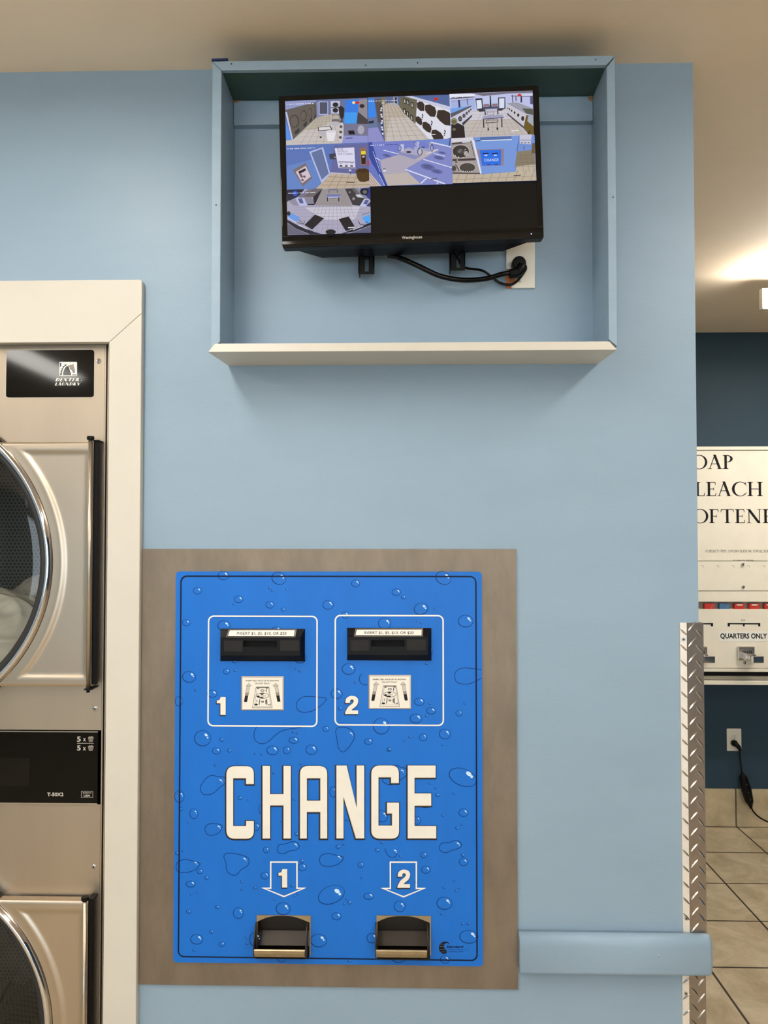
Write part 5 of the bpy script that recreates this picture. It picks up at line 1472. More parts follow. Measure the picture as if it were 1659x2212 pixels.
# ================================================================== CORNER GUARDS AND RAIL
def guard(px_l, px_r, y_top, y_bot, label, screws, flip=False):
    Y = -0.004
    (tl, zt_), (tr, _) = P(px_l[0], y_top, Y), P(px_r[0], y_top, Y)
    (bl_, zb_), (br2, _) = P(px_l[1], y_bot, Y), P(px_r[1], y_bot, Y)
    zb_ = max(zb_, 0.0)
    x0 = (tl + bl_) / 2; x1 = max((tr + br2) / 2, XW + 0.003)
    G = thing('corner_guard', ((x0 + x1) / 2, 0, zb_), label, 'corner guard')
    xf = x0 + 0.0135
    mb = MB()
    # strip bent back towards the wall, broad face, return on the end of the wall
    out = [(x0, -0.0004), (x0 + 0.0006, -0.0030), (xf, -0.0074), (x1, -0.0042), (x1, 0.045)]
    inn = [(x1 - 0.0015, 0.045), (x1 - 0.0015, -0.0015), (xf, -0.0030), (x0 + 0.001, -0.0002)]
    pts = out + inn
    n = len(pts)
    vs = [(x, y, zb_) for x, y in pts] + [(x, y, zt_) for x, y in pts]
    for i in range(n):
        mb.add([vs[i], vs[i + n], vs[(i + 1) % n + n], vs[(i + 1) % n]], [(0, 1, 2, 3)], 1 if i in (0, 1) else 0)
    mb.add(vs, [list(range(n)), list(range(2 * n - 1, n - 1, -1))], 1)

    def tread(cx, cz, ang, y, ln_=0.028, wd=0.0052, ht=0.0021, sl=0.0, cut=None):
        ca, sa = math.cos(ang), math.sin(ang)
        ring = []
        for k in range(9):
            t = -1 + k / 4
            w = wd * (1 - t * t) ** 0.8 if abs(t) < 1 else 0.0
            px_, pz_ = cx + ca * t * ln_ / 2, cz + sa * t * ln_ / 2
            nx, nz = -sa * w / 2, ca * w / 2
            yy = y + sl * (px_ - cx)
            hh_ = ht * (1 - t * t) ** 0.5 if abs(t) < 1 else 0
            ring.append([(px_ + nx, yy, pz_ + nz), (px_, yy - hh_, pz_), (px_ - nx, yy, pz_ - nz)])
        for a, b in zip(ring[:-1], ring[1:]):
            mb.poly([a[0], b[0], b[1], a[1]], 2); mb.poly([a[1], b[1], b[2], a[2]], 2)
    pitch = 0.0345
    z = zt_ - 0.004
    sg = -1 if flip else 1
    slp = 0.0032 / (x1 - xf)
    while z > zb_ + 0.012:
        tread(xf + 0.0125, z - 0.004, sg * math.radians(48), -0.0064, sl=slp)
        if z - 0.017 > zb_ + 0.01: tread(x1 - 0.0105, z - 0.018, -sg * math.radians(50), -0.0053, sl=slp)
        if z - 0.017 > zb_ + 0.01: tread(x0 + 0.0075, z - 0.016, -sg * math.radians(48), -0.0055, 0.0195, sl=-0.36)
        z -= pitch
    mb.build('plate', ['alu_shaded', 'alu_lit', 'alu'], G)
    for y in screws:
        zq = P(px_l[0], y, Y)[1]
        s_ = MB(); s_.cyl((x0 + 0.0072, -0.0040, zq), (0, -1, 0), 0.0040, 0.0028, 18, 0); s_.cyl((x0 + 0.0072, -0.0062, zq), (0, -1, 0), 0.0019, 0.0009, 6, 1)
        s_.build('screw', ['alu', 'pit'], G)
    return G


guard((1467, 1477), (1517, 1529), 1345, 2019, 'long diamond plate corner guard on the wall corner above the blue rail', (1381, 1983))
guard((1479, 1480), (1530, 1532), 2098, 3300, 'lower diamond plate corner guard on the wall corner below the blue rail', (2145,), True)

RY = -0.030
rl = frr + 0.001; rr2 = P(1545, 2070, RY)[0]
rt = avg(P(1125, 2020, RY)[1], P(1530, 2028, RY)[1]); rb = avg(P(1125, 2106, RY)[1], P(1540, 2111, RY)[1])
mb = MB()
prof = [(-0.0075, rt), (-0.014, rt), (-0.019, rt - 0.0015), (-0.0235, rt - 0.005), (-0.027, rt - 0.010), (-0.0292, rt - 0.016), (RY, rt - 0.023), (RY, rb + 0.007), (-0.0292, rb + 0.003), (-0.027, rb + 0.001), (-0.024, rb), (-0.0075, rb)]
n = len(prof)
ends = []
for x, k in ((rl, 0.0), (rr2 - 0.012, 0.0), (rr2 - 0.004, 0.006), (rr2, 0.014)):
    ends.append([(x, min(-0.0075, y + k * (1 if 0 < i < 11 else 0)), z + (k * 0.6 if i > 6 else -k * 0.6)) for i, (y, z) in enumerate(prof)])
vs = [q for r_ in ends for q in r_]
fs = [(a * n + i, a * n + (i + 1) % n, (a + 1) * n + (i + 1) % n, (a + 1) * n + i) for a in range(3) for i in range(n)] + [list(range(n)), list(range(4 * n - 1, 3 * n - 1, -1))]
mb.add(vs, fs)
mb.box(rl, XW - 0.05, -0.0085, 0.0, rb + 0.004, rt - 0.004)
o = mb.build('bumper_rail', 'wall', None, smooth=True)
for p_ in o.data.polygons:
    if len(p_.vertices) > 4: p_.use_smooth = False
q = P(1423, 2064, RY); mb = MB(); mb.lathe(q, [(0.0001, RY - 0.0012), (0.002, RY - 0.001), (0.0036, RY - 0.0002), (0.0042, RY + 0.0003)], 18); mb.build('screw_head', 'wall', o, smooth=True)
o['label'] = 'blue painted wooden bumper rail running from the change machine past the corner'; o['category'] = 'rail'
# return of the rail round the end of the wall

# ================================================================== STACKED DRYER
from mathutils import noise
YD = 0.012
dx0 = OX0 + 0.01
DRY = thing('tumble_dryer', ((dx0 + DRY_X1) / 2, 0.3, 0.0), 'stacked stainless tumble dryer with two round glass doors at left', 'dryer')
zD = lambda y, Y=YD: P(150, y, Y)[1]
YDF = -0.018
cU = P(-227, 1217, YDF); cLw = P(-233, 2218, YDF)
RD = 349 * (1.74 + YDF) / FPX


def plate_hole(mb, cx, cz, r, x0, x1, z0, z1, Y, n=96, mi=0):
    ang = sorted([2 * math.pi * k / n for k in range(n)] + [math.atan2(z - cz, x - cx) % (2 * math.pi) for x in (x0, x1) for z in (z0, z1)])
    ins, outs = [], []
    for t in ang:
        c, s = math.cos(t), math.sin(t)
        ins.append((cx + r * c, Y, cz + r * s))
        k = min([((x1 if c > 0 else x0) - cx) / c if abs(c) > 1e-9 else 1e9, ((z1 if s > 0 else z0) - cz) / s if abs(s) > 1e-9 else 1e9])
        outs.append((cx + k * c, Y, cz + k * s))
    m = len(ang)
    mb.add(ins + outs, [(i, (i + 1) % m, (i + 1) % m + m, i + m) for i in range(m)], mi)


zA, zB_ = zD(741), zD(1577)
zC_, zE = zD(1737), 0.05
mb = MB(); plate_hole(mb, cU[0], cU[1], RD - 0.025, dx0, DRY_X1, zB_, zA - 0.001, YD)
PU = mb.build('front_panel', 'steel', DRY, label='upper brushed stainless front')
mb = MB(); plate_hole(mb, cLw[0], cLw[1], RD - 0.025, dx0, DRY_X1, zE, zC_, YD)
PL = mb.build('front_panel', 'steel', DRY, label='lower brushed stainless front')
mb = MB()
mb.box(dx0, DRY_X1 + 0.0125, YD + 0.008, YD + 0.010, zE - 0.05, zE); mb.box(dx0, DRY_X1 + 0.0125, 0.85, 0.86, 0, zA); mb.box(dx0, dx0 + 0.003, YD + 0.001, 0.86, 0, zA); mb.box(dx0, DRY_X1 + 0.0125, YD + 0.012, 0.86, zA - 0.004, zA)
mb.build('cabinet', 'darkmetal', DRY)
# folded steel edge beside the fronts
mb = MB()
ex = DRY_X1
mb.box(ex, ex + 0.0125, YD + 0.010, 0.2, 0, zA - 0.003, 1)
for a, b, y in ((0.0005, 0.0035, 0.000), (0.0062, 0.0085, 0.003), (0.0105, 0.0122, 0.004)):
    mb.box(ex + a, ex + b, YD + y, YD + 0.012, 0, zA - 0.002, 0)
mb.build('edge_channel', ['steel', 'rubber'], DRY)
# screws
for x, y in ((214, 780), (206, 1531), (203, 1872)):
    q = P(x, y, YD)
    par = PU if y < 1600 else PL
    mb = MB(); mb.lathe(q, [(0.0, YD - 0.0028), (0.003, YD - 0.0026), (0.0052, YD - 0.0014), (0.0058, YD - 0.0004), (0.0068, YD - 0.0003)], 20, 0)
    for a in (0.3, 0.3 + math.pi / 2):
        c, s = math.cos(a), math.sin(a)
        mb.flat([(q[0] + c * 0.0028 - s * 0.0006, q[1] + s * 0.0028 + c * 0.0006), (q[0] + c * 0.0028 + s * 0.0006, q[1] + s * 0.0028 - c * 0.0006), (q[0] - c * 0.0028 + s * 0.0006, q[1] - s * 0.0028 - c * 0.0006), (q[0] - c * 0.0028 - s * 0.0006, q[1] - s * 0.0028 + c * 0.0006)], YD - 0.0031, 1)
    mb.build('screw', ['alu', 'pit'], par, smooth=False)
# name plate
n0, n1 = P(14.5, 757, YD), P(203, 858, YD)
mb = MB(); mb.prism(rrect(n0[0] - 0.0012, n1[0] + 0.0012, n1[1] - 0.0012, n0[1] + 0.0012, 0.007), YD - 0.0006, YD, 1)
mb.prism(rrect(n0[0], n1[0], n1[1], n0[1], 0.006), YD - 0.001, YD - 0.0003, 0)
NP = mb.build('name_plate', ['gloss', 'lgrey'], PU, label='glossy black name plate')
lg = MB()
G_ = lambda x, y: P(110 + x / 20.74, 770 + y / 20.74, YD)
_g = [0]
def lf(pts, mi):
    _g[0] += 1
    lg.flat([G_(*p) for p in pts], YD - 0.0012 - _g[0] * 1e-5, mi)
def lr(pts, w, mi, closed=False):
    _g[0] += 1
    lg.ribbon([G_(*p) for p in pts], w / 20.74 * 1.04e-3, YD - 0.0012 - _g[0] * 1e-5, mi, closed=closed)
sq = [(390, 270), (410, 248), (1150, 248), (1178, 275), (1178, 850), (1150, 885), (415, 885), (390, 855)]
lf(sq, 0)
lf([(415, 290), (470, 290), (478, 420), (415, 500)], 1)                       # dark corner behind the mane
lf([(415, 850), (415, 760), (470, 720), (430, 660), (505, 600), (455, 570), (545, 510), (530, 455), (625, 425), (610, 375), (720, 360), (760, 400), (640, 500), (560, 640), (520, 850)], 1)   # mane
lf([(550, 850), (560, 720), (600, 600), (650, 510), (720, 440), (800, 420), (830, 520), (860, 640), (915, 760), (915, 850)], 1)   # neck
lf([(720, 445), (790, 385), (860, 365), (940, 385), (985, 355), (1040, 318), (1025, 390), (1060, 500), (1100, 660), (1080, 730), (1030, 720), (985, 640), (900, 560), (860, 540), (850, 490), (800, 490)], 2)   # head
lr(smooth_open([(865, 545), (930, 585), (985, 650), (1010, 720), (1075, 725)]), 26, 1)
lr(smooth_open([(520, 870), (535, 700), (590, 540), (690, 430), (790, 385), (860, 380)]), 40, 0)
lf([(950, 815), (1145, 815), (1145, 850), (950, 850)], 1)
for s_, x0, x1, yb_, yt_ in (('DEXTER', 185, 1270, 1125, 965), ('LAUNDRY', 170, 1300, 1305, 1165)):
    a, b = G_(x0, yb_), G_(x1, yt_)
    serif_text(lg, s_, a[0], b[0], a[1], b[1], YD - 0.00135, 0, t=0.28, gap=0.02, shear=0.42, h=0.13)
q = G_(1370, 1090); lg.flat(ell(q[0], q[1], 0.0008, 0.0008, n=10), YD - 0.00135, 0)
lg.build('maker_emblem', ['white', 'gloss2', 'grey'], PU, recalc=False, label='white horse head emblem and lettering')

# control band
mb = MB()
k1, k0_ = zD(1578), zD(1736)
mb.box(dx0, P(213, 1600, YD)[0], YD - 0.004, YD + 0.008, k0_ + 0.0012, k1 - 0.0012)
CB_ = mb.build('control_panel', 'gloss2', DRY, bevel=0.001, label='glossy black control band')
mb = MB()
for z in (zD(1579.5), zD(1734.5)): mb.box(dx0, P(213, 1600, YD)[0], YD - 0.0048, YD - 0.0036, z - 0.0012, z + 0.0012)
mb.build('bright_strip', 'alu', CB_)
mb = MB(); a, b = P(-120, 1634, YD), P(66, 1697, YD)
mb.prism(rrect(a[0], b[0], b[1], a[1], 0.003), YD - 0.0046, YD - 0.004); mb.build('display_window', 'gloss', CB_)
pr = MB(); Yc = YD - 0.0043
pp = lambda x, y: P(x / 3.342, 1550 + y / 3.342, Yc)
for s_, x0, x1, yb_, yt_, bo in (('5', 556, 583, 174, 137, 0.02), ('x', 600, 620, 172, 136, 0.01), ('5', 556, 582, 238, 201, 0.02), ('x', 599, 619, 238, 202, 0.01), ('T-50X2', 341, 458, 568, 542, 0.025), ('MADE IN', 598, 660, 549, 540, 0.01), ('USA', 604, 652, 570, 556, 0.03)):
    tm = MB(); text(tm, s_, x0, x1, yb_, yt_, 0, bold=bo)
    pr.add([(pp(x, z)[0], Yc, pp(x, z)[1]) for x, y, z in tm.v], tm.f, 0)
pr.ribbon([pp(556, 186), pp(676, 186)], 0.0008, Yc, 0)
pr.ribbon([pp(587, 533), pp(670, 533), pp(670, 577), pp(587, 577)], 0.0007, Yc, 0, closed=True)
pr.build('printing', ['lgrey', 'grey', 'gloss2'], CB_, recalc=False)
for yc in (155, 220):
    pr = MB()
    pr.flat([pp(635, yc - 12), pp(677, yc - 12), pp(668, yc + 20), pp(642, yc + 20)], Yc, 1)
    pr.flat([pp(*p) for p in ((638, yc - 12), (645, yc - 20), (655, yc - 16), (664, yc - 22), (674, yc - 12))], Yc, 1)
    for x in (643, 651, 659, 667): pr.ribbon([pp(x, yc - 10), pp(x + (655 - x) * 0.25, yc + 18)], 0.0005, Yc - 0.0001, 2)
    for y in (yc - 4, yc + 5, yc + 13): pr.ribbon([pp(637, y), pp(675, y)], 0.0004, Yc - 0.0001, 2)
    pr.build('basket_symbol', ['lgrey', 'grey', 'gloss2'], CB_, recalc=False)

# doors
def door(c, y_top, y_bot, xr, lbl):
    cx, cz = c
    z1, z0 = P(100, y_top, YDF)[1], P(100, y_bot, YDF)[1]
    x1 = P(xr, (y_top + y_bot) / 2, YDF)[0]
    px = (1.74 + YDF) / FPX
    nz, nx = 150, 54
    zm = (z0 + z1) / 2
    rows = []
    for j in range(nz + 1):
        z = z0 + (z1 - z0) * j / nz
        dz = z - cz
        xs_ = cx + math.sqrt(max(0, (RD + 0.001) ** 2 - dz * dz))
        row = []
        for i in range(nx + 1):
            x = xs_ + (x1 - xs_) * i / nx
            r = math.hypot(x - cx, dz)
            sd = max((RD + 23 * px - r), x - (x1 - 11 * px), (z0 + 20 * px) - z, z - (z1 - 20 * px))
            d = sd / 0.0075
            d = max(-1, min(1, d))
            d = 0.5 - 0.5 * math.sin(d * math.pi / 2)
            rim = 0.0011 * math.exp(-(sd / 0.0055) ** 2)
            edge = min(x1 - x, z1 - z, z - z0)
            rnd = 0.003 * max(0, 1 - edge / 0.004) ** 2
            row.append((x, YDF + 0.0032 * d - rim + rnd, z))
        rows.append(row)
    mb = MB()
    w = nx + 1
    mb.add([p for r_ in rows for p in r_], [(j * w + i, j * w + i + 1, (j + 1) * w + i + 1, (j + 1) * w + i) for j in range(nz) for i in range(nx)])
    # edges folded back
    for k in ((0, 1), (nz, 1)):
        r_ = rows[k[0]]
        mb.add(r_ + [(p[0], YD - 0.006, p[2]) for p in r_], [(i, i + 1, w + i + 1, w + i) for i in range(nx)])
    r_ = [rw[-1] for rw in rows]
    mb.add(r_ + [(p[0], YD - 0.006, p[2]) for p in r_], [(i, i + 1, nz + 1 + i + 1, nz + 1 + i) for i in range(nz)])
    D = mb.build('door', 'steel_door', DRY, smooth=True, label=lbl)
    mb = MB(); mb.lathe(c, [(RD + 0.0005, YDF + 0.014), (RD, YDF - 0.002), (RD - 0.003, YDF - 0.0085), (RD - 0.008, YDF - 0.0115), (RD - 0.0135, YDF - 0.009), (RD - 0.0165, YDF - 0.002), (RD - 0.017, YDF + 0.01)], 160)
    mb.build('door_ring', 'chrome', D, smooth=True, label='chrome door ring')
    mb = MB(); mb.lathe(c, [(RD - 0.0165, YDF - 0.001), (RD - 0.020, YDF - 0.004), (RD - 0.030, YDF + 0.004), (RD - 0.034, YDF + 0.014)], 120)
    mb.build('door_gasket', 'rubber', D, smooth=True)
    mb = MB(); mb.lathe(c, [(0.0, YDF + 0.002), (0.1, YDF + 0.0026), (0.2, YDF + 0.005), (RD - 0.05, YDF + 0.0095), (RD - 0.033, YDF + 0.012)], 96)
    mb.build('door_glass', 'glass', D, smooth=True)
    # back of the ring and throat
    mb = MB(); mb.lathe(c, [(RD + 0.004, YDF + 0.012), (RD + 0.004, YD + 0.001), (RD - 0.024, YD + 0.001)], 120); mb.lathe(c, [(RD - 0.034, YDF + 0.016), (RD - 0.026, YD + 0.004), (RD - 0.02, 0.06)], 120)
    mb.build('door_frame', 'rubber', D, smooth=True)
    # hinge
    xh = P(193.5 + (xr - 198.5), 1200, -0.03)[0]
    mb = MB(); mb.tube([(x1 - 0.0045, YDF - 0.003, z0 - 0.003), (x1 - 0.0045, YDF - 0.003, z1 + 0.004)], 0.0048, 20)
    H = mb.build('hinge_post', 'steel_door', DRY, smooth=True, label='bright hinge post')
    mb = MB(); mb.box(x1 + 0.0006, x1 + 0.0105, YDF + 0.004, YDF + 0.014, z0 + 0.004, z1 + 0.001)
    mb.box(x1 - 0.001, x1 + 0.012, YDF + 0.002, YD - 0.0005, z1 + 0.001, z1 + 0.005); 
    mb.tube([(x1 - 0.0045, YDF - 0.003, z1 + 0.004), (x1 - 0.0045, YDF - 0.003, z1 + 0.007), (x1 - 0.0045, YDF - 0.003, z1 + 0.0125)], [0.0072, 0.0082, 0.0078], 18)
    mb.box(x1 - 0.012, x1 + 0.006, YDF - 0.010, YDF + 0.03, z0 - 0.006, z0 - 0.003); mb.tube([(x1 - 0.0045, YDF - 0.003, z0 - 0.012), (x1 - 0.0045, YDF - 0.003, z0 - 0.004)], 0.004, 12)
    mb.build('hinge_bracket', 'black', DRY, bevel=0.0008)
    # drum
    mb = MB()
    rd = RD - 0.018; N = 96
    base = len(mb.v)
    prof = [0.05, 0.30, 0.55, 0.72]
    for k in range(N + 1):
        t = 2 * math.pi * k / N
        for y in prof:
            mb.uv[len(mb.v)] = (t * rd, y); mb.v.append((cx + rd * math.cos(t), y, cz + rd * math.sin(t)))
    for k in range(N):
        for j in range(3):
            mb.f.append([base + k * 4 + j, base + k * 4 + j + 1, base + (k + 1) * 4 + j + 1, base + (k + 1) * 4 + j]); mb.m.append(0); mb.c.append(None)
    # back of the drum
    b2 = len(mb.v)
    for k in range(N + 1):
        t = 2 * math.pi * k / N
        for r in (0.0001, rd):
            mb.uv[len(mb.v)] = (r * math.cos(t), r * math.sin(t) + 1.0); mb.v.append((cx + r * math.cos(t), 0.72, cz + r * math.sin(t)))
    for k in range(N):
        mb.f.append([b2 + 2 * k, b2 + 2 * k + 1, b2 + 2 * k + 3, b2 + 2 * k + 2]); mb.m.append(0); mb.c.append(None)
    # lifters
    for t in (0.5, 0.5 + 2.094, 0.5 + 4.189):
        mx = [(rd - 0.001, t - 0.16), (rd - 0.055, t - 0.05), (rd - 0.055, t + 0.05), (rd - 0.001, t + 0.16)]
        pts = [(cx + r * math.cos(a), cz + r * math.sin(a)) for r, a in mx]
        n0_ = len(mb.v); mb.prism(pts, 0.07, 0.71, 0)
        for i in range(n0_, len(mb.v)): mb.uv[i] = (mb.v[i][0] * 1.0, mb.v[i][1])
    mb.build('drum', 'perf', DRY, recalc=False)
    return D


door(cU, 955, 1483, 198.5, 'upper stainless door')
door(cLw, 1947, 2480, 186.5, 'lower stainless door')

# linen in the upper drum
def heap(cx, cy, cz, rx, ry, rz, amp, seed, nu=110, nv=70, fold=3.2, a2=0.28):
    mb = MB()
    vs = []
    for j in range(nv + 1):
        ph = math.pi * j / nv
        for i in range(nu):
            th = 2 * math.pi * i / nu
            d = Vector((math.sin(ph) * math.cos(th), math.sin(ph) * math.sin(th), math.cos(ph)))
            p = d * fold + Vector((seed, seed * 2.3, 0))
            w = noise.noise_vector(p * 0.6) * 0.9
            n1 = 1 - abs(noise.noise(p + w)) * 2
            n2 = 1 - abs(noise.noise(p * 1.9 + w * 2 + Vector((9, 1, 4)))) * 2
            n3 = noise.noise(p * 0.5)
            k = 1 + amp * (0.55 * n1 + a2 * n2 + 0.6 * n3)
            vs.append((cx + d.x * rx * k, cy + d.y * ry * k, cz + d.z * rz * k))
    fs = []
    for j in range(nv):
        for i in range(nu):
            a, b = j * nu + i, j * nu + (i + 1) % nu
            fs.append((a, b, b + nu, a + nu))
    mb.add(vs, fs)
    return mb


q = P(-22, 1398, 0.17)
o = heap(q[0], 0.175, q[1], 0.150, 0.105, 0.125, 0.24, 5.4, 140, 90, 2.0, 0.14).build('bed_linen', 'cloth', None, smooth=True)
o['label'] = 'cream linen bundled inside the upper dryer drum'; o['category'] = 'laundry'
q = P(84, 1306, 0.30)
o = heap(q[0], 0.36, q[1], 0.10, 0.065, 0.072, 0.12, 7.7, 60, 40).build('towel', 'towel', None, smooth=True)
o['label'] = 'grey fuzzy towel behind the cream linen in the dryer drum'; o['category'] = 'laundry'

# ================================================================== SOAP VENDING MACHINE ON THE FAR WALL
YS = 2.20
V_ = lambda x, y, Y=YS: P(x, y, Y)
vx0, vx1 = V_(1440, 1200)[0], V_(1770, 1200)[0]
vz = lambda y, Y=YS: P(1600, y, Y)[1]
VM = thing('vending_machine', ((vx0 + vx1) / 2, YB, vz(1479)), 'cream soap and bleach vending machine on the dark blue wall', 'vending machine')
mb = MB(); mb.box(vx0, vx1, YS + 0.035, YB, vz(1478), vz(966)); mb.build('cabinet', 'vend', VM, bevel=0.003)
mb = MB(); mb.box(vx0, vx1, YS - 0.004, YS + 0.034, vz(972), vz(964.5)); mb.build('top_cap', 'vend', VM, bevel=0.002)
mb = MB(); mb.box(vx0, vx1, YS, YS + 0.034, vz(1211.5), vz(973.5)); HP = mb.build('header_panel', 'vend', VM, bevel=0.0015)
mb = MB(); mb.box(vx0, vx1, YS + 0.001, YS + 0.034, vz(1276), vz(1212.5)); LP = mb.build('lock_panel', 'vend', VM, bevel=0.001)
mb = MB(); mb.box(vx0, vx1, YS - 0.002, YS + 0.034, vz(1300), vz(1277.5)); mb.build('shelf_front', 'vend', VM, bevel=0.001)
mb = MB(); mb.box(vx0, vx1, YS + 0.030, YS + 0.034, vz(1317), vz(1300)); mb.build('window_recess', 'vend_d', VM)
mb = MB(); mb.box(vx0, vx1, YS - 0.004, YS + 0.034, vz(1443), vz(1316)); CP_ = mb.build('coin_panel', 'vend', VM, bevel=0.0015)
mb = MB(); mb.box(vx0, vx1, YS - 0.006, YS + 0.034, vz(1451), vz(1443.8)); mb.build('ledge', 'vend', VM, bevel=0.0015)
mb = MB(); mb.box(vx0, vx1, YS + 0.02, YS + 0.034, vz(1470), vz(1451), 1); mb.box(vx0, vx1, YS + 0.002, YS + 0.022, vz(1469), vz(1461), 0)
mb.build('tray_rail', ['vend_d', 'pit'], VM, bevel=0.001)
mb = MB(); mb.box(vx0, vx1, YS - 0.008, YS + 0.034, vz(1479), vz(1470)); mb.build('tray_lip', 'vend', VM, bevel=0.0015)
yk = YS - 0.0006
for s_, x0, x1, y1, y0 in (('SOAP', 1470, 1584, 983, 1013), ('BLEACH', 1476, 1648, 1041, 1071.5), ('SOFTENERS', 1473, 1724, 1100, 1130)):
    mb = MB()
    serif_text(mb, s_, V_(x0, y0)[0], V_(x1, y0)[0], vz(y0), vz(y1), yk)
    mb.build('lettering', 'ink', HP, recalc=False, label='black capital lettering')
mb = MB()
for s_, x0, x1 in (('SELECT ITEM.', 1531, 1570), ('PUSH SLIDE IN.', 1580, 1624), ('PULL SLIDE OUT.', 1634, 1682)):
    text(mb, s_, V_(x0, 1190)[0], V_(x1, 1190)[0], vz(1193), vz(1187.8), yk, bold=0.0)
for k, x in enumerate((1526, 1575.5, 1629.5)):
    cx, cz = V_(x, 1190.4)
    mb.ribbon(ell(cx, cz, 0.0062, 0.0062, n=18), 0.0009, yk, closed=True)
    text(mb, str(k + 1), cx - (0.0006 if k == 0 else 0.002), cx + (0.0006 if k == 0 else 0.002), cz - 0.004, cz + 0.004, yk)
mb.build('lettering', 'dgrey', HP, recalc=False, label='small instruction line')
mb = MB()
rnd = random.Random(4); x = 1584
while x < 1624:
    w = rnd.choice((1.6, 2.2, 3)); a, b = V_(x, 1209), V_(x + w, 1211.0)
    mb.flat([(a[0], b[1]), (b[0], b[1]), (b[0], a[1]), (a[0], a[1])], yk); x += w + rnd.choice((0.8, 0.8, 3))
mb.build('fine_print', 'grey', HP, recalc=False)
for k in range(8):
    x = 1513.5 + 33 * (k - 2)
    a = V_(x, 1222); b = V_(x + 6.2, 1222); c = V_(x + 6.2, 1226)
    mb = MB(); mb.ribbon([a, b, c], 0.0018, YS + 0.0004); mb.build('slot_mark', 'grey', LP, recalc=False)
def lock(x, y, par, r=0.0085):
    q = V_(x, y); mb = MB()
    mb.lathe(q, [(0.0001, YS - 0.010), (r * 0.55, YS - 0.010), (r * 0.6, YS - 0.007), (r * 0.9, YS - 0.008), (r, YS - 0.004), (r, YS + 0.001)], 20, 0)
    mb.box(q[0] - r * 0.12, q[0] + r * 0.12, YS - 0.0106, YS - 0.010, q[1] - r * 0.4, q[1] + r * 0.4, 1)
    mb.build('lock', ['alu', 'pit'], par)
lock(1604, 1219, LP); lock(1605, 1268, LP)
# slots, sticker and coin slides
for k in (-1, 0, 1):
    dx = 102 * k
    mb = MB()
    for a, b in (((1571 + dx, 1345.5), (1641.5 + dx, 1348.7)), ((1571 + dx, 1345.5), (1576 + dx, 1353)), ((1604 + dx, 1347), (1608 + dx, 1353)), ((1637 + dx, 1346), (1641.5 + dx, 1353))):
        p, q = V_(*a), V_(*b)
        mb.box(p[0], q[0], YS - 0.0046, YS - 0.0038, q[1], p[1])
    mb.build('price_slot', 'pit', CP_)
    SL = MB()
    a, b = V_(1590.5 + dx, 1395.5), V_(1627 + dx, 1426)
    SL.box(a[0], b[0], YS - 0.020, YS - 0.004, b[1], a[1])
    s_ = SL.build('coin_slide', 'alu', VM, bevel=0.004, label='chrome coin slide')
    mb = MB()
    for i in range(5):
        x = a[0] + 0.022 + i * 0.0105
        mb.box(x, x + 0.0035, YS - 0.0212, YS - 0.0198, a[1] - 0.045, a[1] - 0.020)
    mb.build('coin_slot', 'pit', s_)
    mb = MB()
    tx, tz = a[0] + 0.028, b[1] + 0.008
    mb.prism([(tx - 0.008, tz), (tx + 0.044, tz), (tx + 0.044, tz + 0.030), (tx - 0.008, tz + 0.034)], YS - 0.060, YS - 0.019)
    mb.box(tx + 0.004, tx + 0.040, YS - 0.115, YS - 0.060, tz + 0.004, tz + 0.024)
    mb.box(tx - 0.004, tx + 0.050, YS - 0.128, YS - 0.112, tz - 0.002, tz + 0.032)
    mb.build('slide_tongue', 'chrome', s_, bevel=0.003)
    lock(1608.5 + dx, 1431.5, CP_, 0.0088)
a, b = V_(1551.5, 1364), V_(1661, 1385)
mb = MB(); mb.box(a[0], b[0], YS - 0.0048, YS - 0.004, b[1], a[1], 0)
text(mb, 'QUARTERS ONLY', V_(1555, 1370)[0], V_(1656, 1370)[0], vz(1379), vz(1368), YS - 0.0053, 1, bold=0.028)
mb.build('sticker', ['white', 'ink'], CP_, recalc=False, label='white sticker')
a, b = V_(1590, 1336), V_(1618, 1343)
mb = MB(); mb.box(a[0], b[0], YS - 0.0046, YS - 0.004, b[1], a[1], 0)
text(mb, '$1.00', V_(1600, 1340)[0], V_(1608.5, 1340)[0], vz(1341), vz(1338), YS - 0.005, 1, bold=0.02)
mb.build('price_label', ['offwhite', 'ink'], CP_, recalc=False)
# packets in the window
labs = {1: 'red packet at the left end of the vending machine window', 2: 'blue packet between red ones in the vending machine window', 3: 'red packet just right of the blue packet', 4: 'red packet with pale lettering, second right of the blue packet',
        5: 'red packet cut off by the right edge of the photo', }
for k in range(1, 6):
    x = 1522 + 32.4 * (k - 1)
    a, b = V_(x, 1304, YS + 0.004), V_(x + 21.5, 1316, YS + 0.004)
    mb = MB(); mb.box(a[0], b[0], YS + 0.004, YS + 0.029, vz(1316.2), a[1], 0)
    if k in (3, 4, 5): mb.flat([(a[0] + 0.009, a[1] - 0.003), (b[0] - 0.009, a[1] - 0.003), (b[0] - 0.012, a[1] - 0.010), (a[0] + 0.012, a[1] - 0.010)], YS + 0.0036, 1)
    else: mb.ribbon(ell(b[0] - 0.008, a[1] - 0.02, 0.007, 0.009, n=14, a0=70, a1=250), 0.0016, YS + 0.0036, 1)
    o = mb.build('soap_packet', ['bluep' if k == 2 else 'red', 'grey' if k in (1, 2) else 'lgrey'], None, bevel=0.001)
    o['label'] = labs[k]; o['category'] = 'packet'; o['group'] = 'packets in the vending machine window'

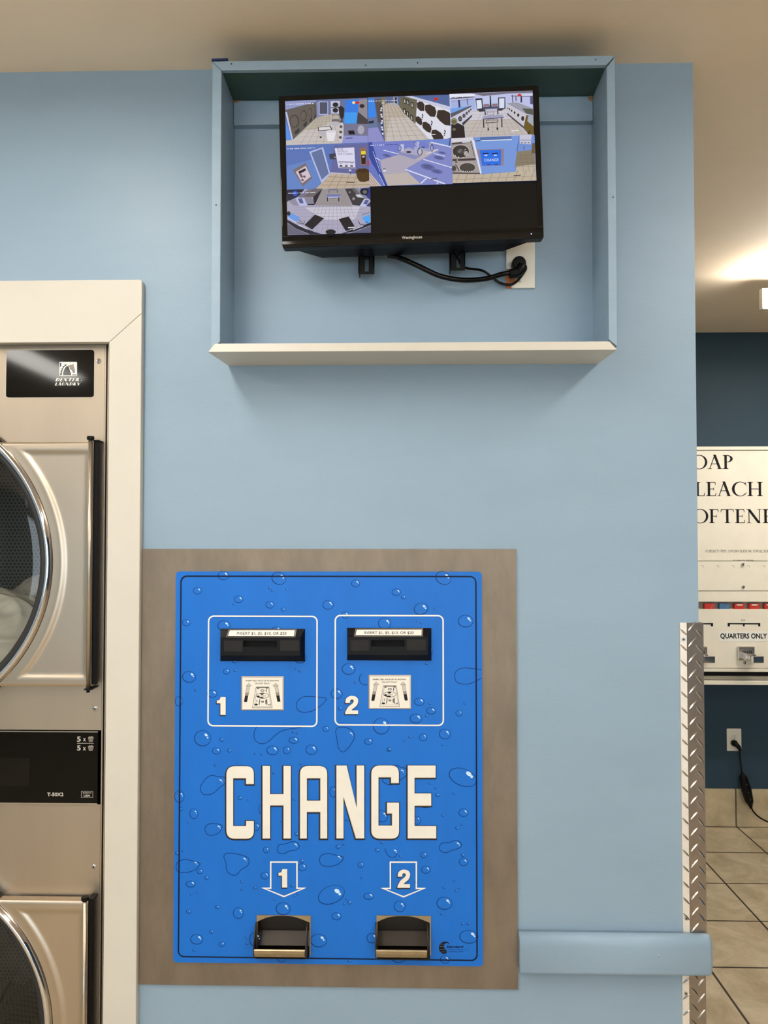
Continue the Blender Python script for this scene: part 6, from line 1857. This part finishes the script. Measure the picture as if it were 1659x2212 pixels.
# socket, plug and cord below the machine
YO = YB - 0.006
a, b = P(1570, 1574, YO), P(1602, 1622.5, YO)
SO = thing('wall_socket', ((a[0] + b[0]) / 2, YB, b[1]), 'ivory wall socket low on the dark blue wall below the vending machine', 'wall socket')
mb = MB(); mb.prism(rrect(a[0], b[0], b[1], a[1], 0.004), YO, YB); mb.build('cover_plate', 'plate', SO, bevel=0.0015)
q = P(1586, 1590.5, YO)
mb = MB(); mb.prism(rrect(q[0] - 0.017, q[0] + 0.017, q[1] - 0.014, q[1] + 0.014, 0.008), YO - 0.0015, YO); mb.build('receptacle', 'plate', SO)
mb = MB()
for dx_ in (-0.007, 0.006): mb.flat([(q[0] + dx_, q[1] - 0.003), (q[0] + dx_ + 0.0018, q[1] - 0.003), (q[0] + dx_ + 0.0018, q[1] + 0.006), (q[0] + dx_, q[1] + 0.006)], YO - 0.0018)
mb.flat(ell(q[0], q[1] - 0.009, 0.0022, 0.0022, n=12), YO - 0.0018)
mb.build('pin_holes', 'pit', SO, recalc=False)
CD = thing('power_cord', P3(1600, 1700, YB - 0.04), 'black power cord with inline switch box hanging from the low wall socket', 'cord')
mb = MB(); mb.tube([P3(1586, 1605, YO - 0.002), P3(1586.5, 1605.5, YO - 0.020), P3(1588, 1607, YO - 0.032)], [0.0155, 0.0165, 0.012], 18)
mb.tube(smooth_open([P3(1587, 1606, YO - 0.028), P3(1593, 1611, YO - 0.036), P3(1597, 1616, YO - 0.036), P3(1598.5, 1622, YO - 0.034)], 4), [0.012] * 4 + [0.011] * 4 + [0.0085] * 4 + [0.005], 12)
mb.build('plug', 'black', CD, bevel=0.001)
mb = MB(); mb.tube(smooth_open([P3(1597, 1620, YO - 0.034), P3(1599, 1640, YO - 0.036), P3(1601.5, 1660, YO - 0.038), P3(1603, 1672, YO - 0.040)], 6), 0.0042, 10)
mb.build('cable', 'black', CD, smooth=True)
mb = MB(); mb.tube(smooth_open([P3(1623, 1744, YO - 0.05), P3(1628, 1754, YO - 0.055), P3(1641, 1766, YO - 0.055), P3(1659, 1775.5, YO - 0.045), P3(1690, 1787, YO - 0.12), P3(1735, 1798, YO - 0.19)], 8), 0.0040, 10)
mb.build('cable', 'black', CD, smooth=True)
ax0 = Vector(P3(1602.5, 1668, YO - 0.044)); ax1 = Vector(P3(1623, 1747, YO - 0.052))
mb = MB(); T_ = lambda t: tuple(ax0.lerp(ax1, t))
mb.tube([T_(0), T_(0.06), T_(0.10), T_(0.14), T_(0.5), T_(0.8), T_(0.88), T_(0.93), T_(1.0)], [0.006, 0.009, 0.017, 0.020, 0.026, 0.021, 0.014, 0.010, 0.006], 8)
GB = mb.build('switch_box', 'black', CD, bevel=0.002)
for t, r in ((0.30, 0.006), (0.52, 0.005), (0.62, 0.003), (0.70, 0.007)):
    p = ax0.lerp(ax1, t); mb = MB(); mb.cyl((p.x - 0.002, p.y - 0.024, p.z), (0, -1, 0), r, 0.0025, 14)
    mb.build('button', 'dgrey', GB)
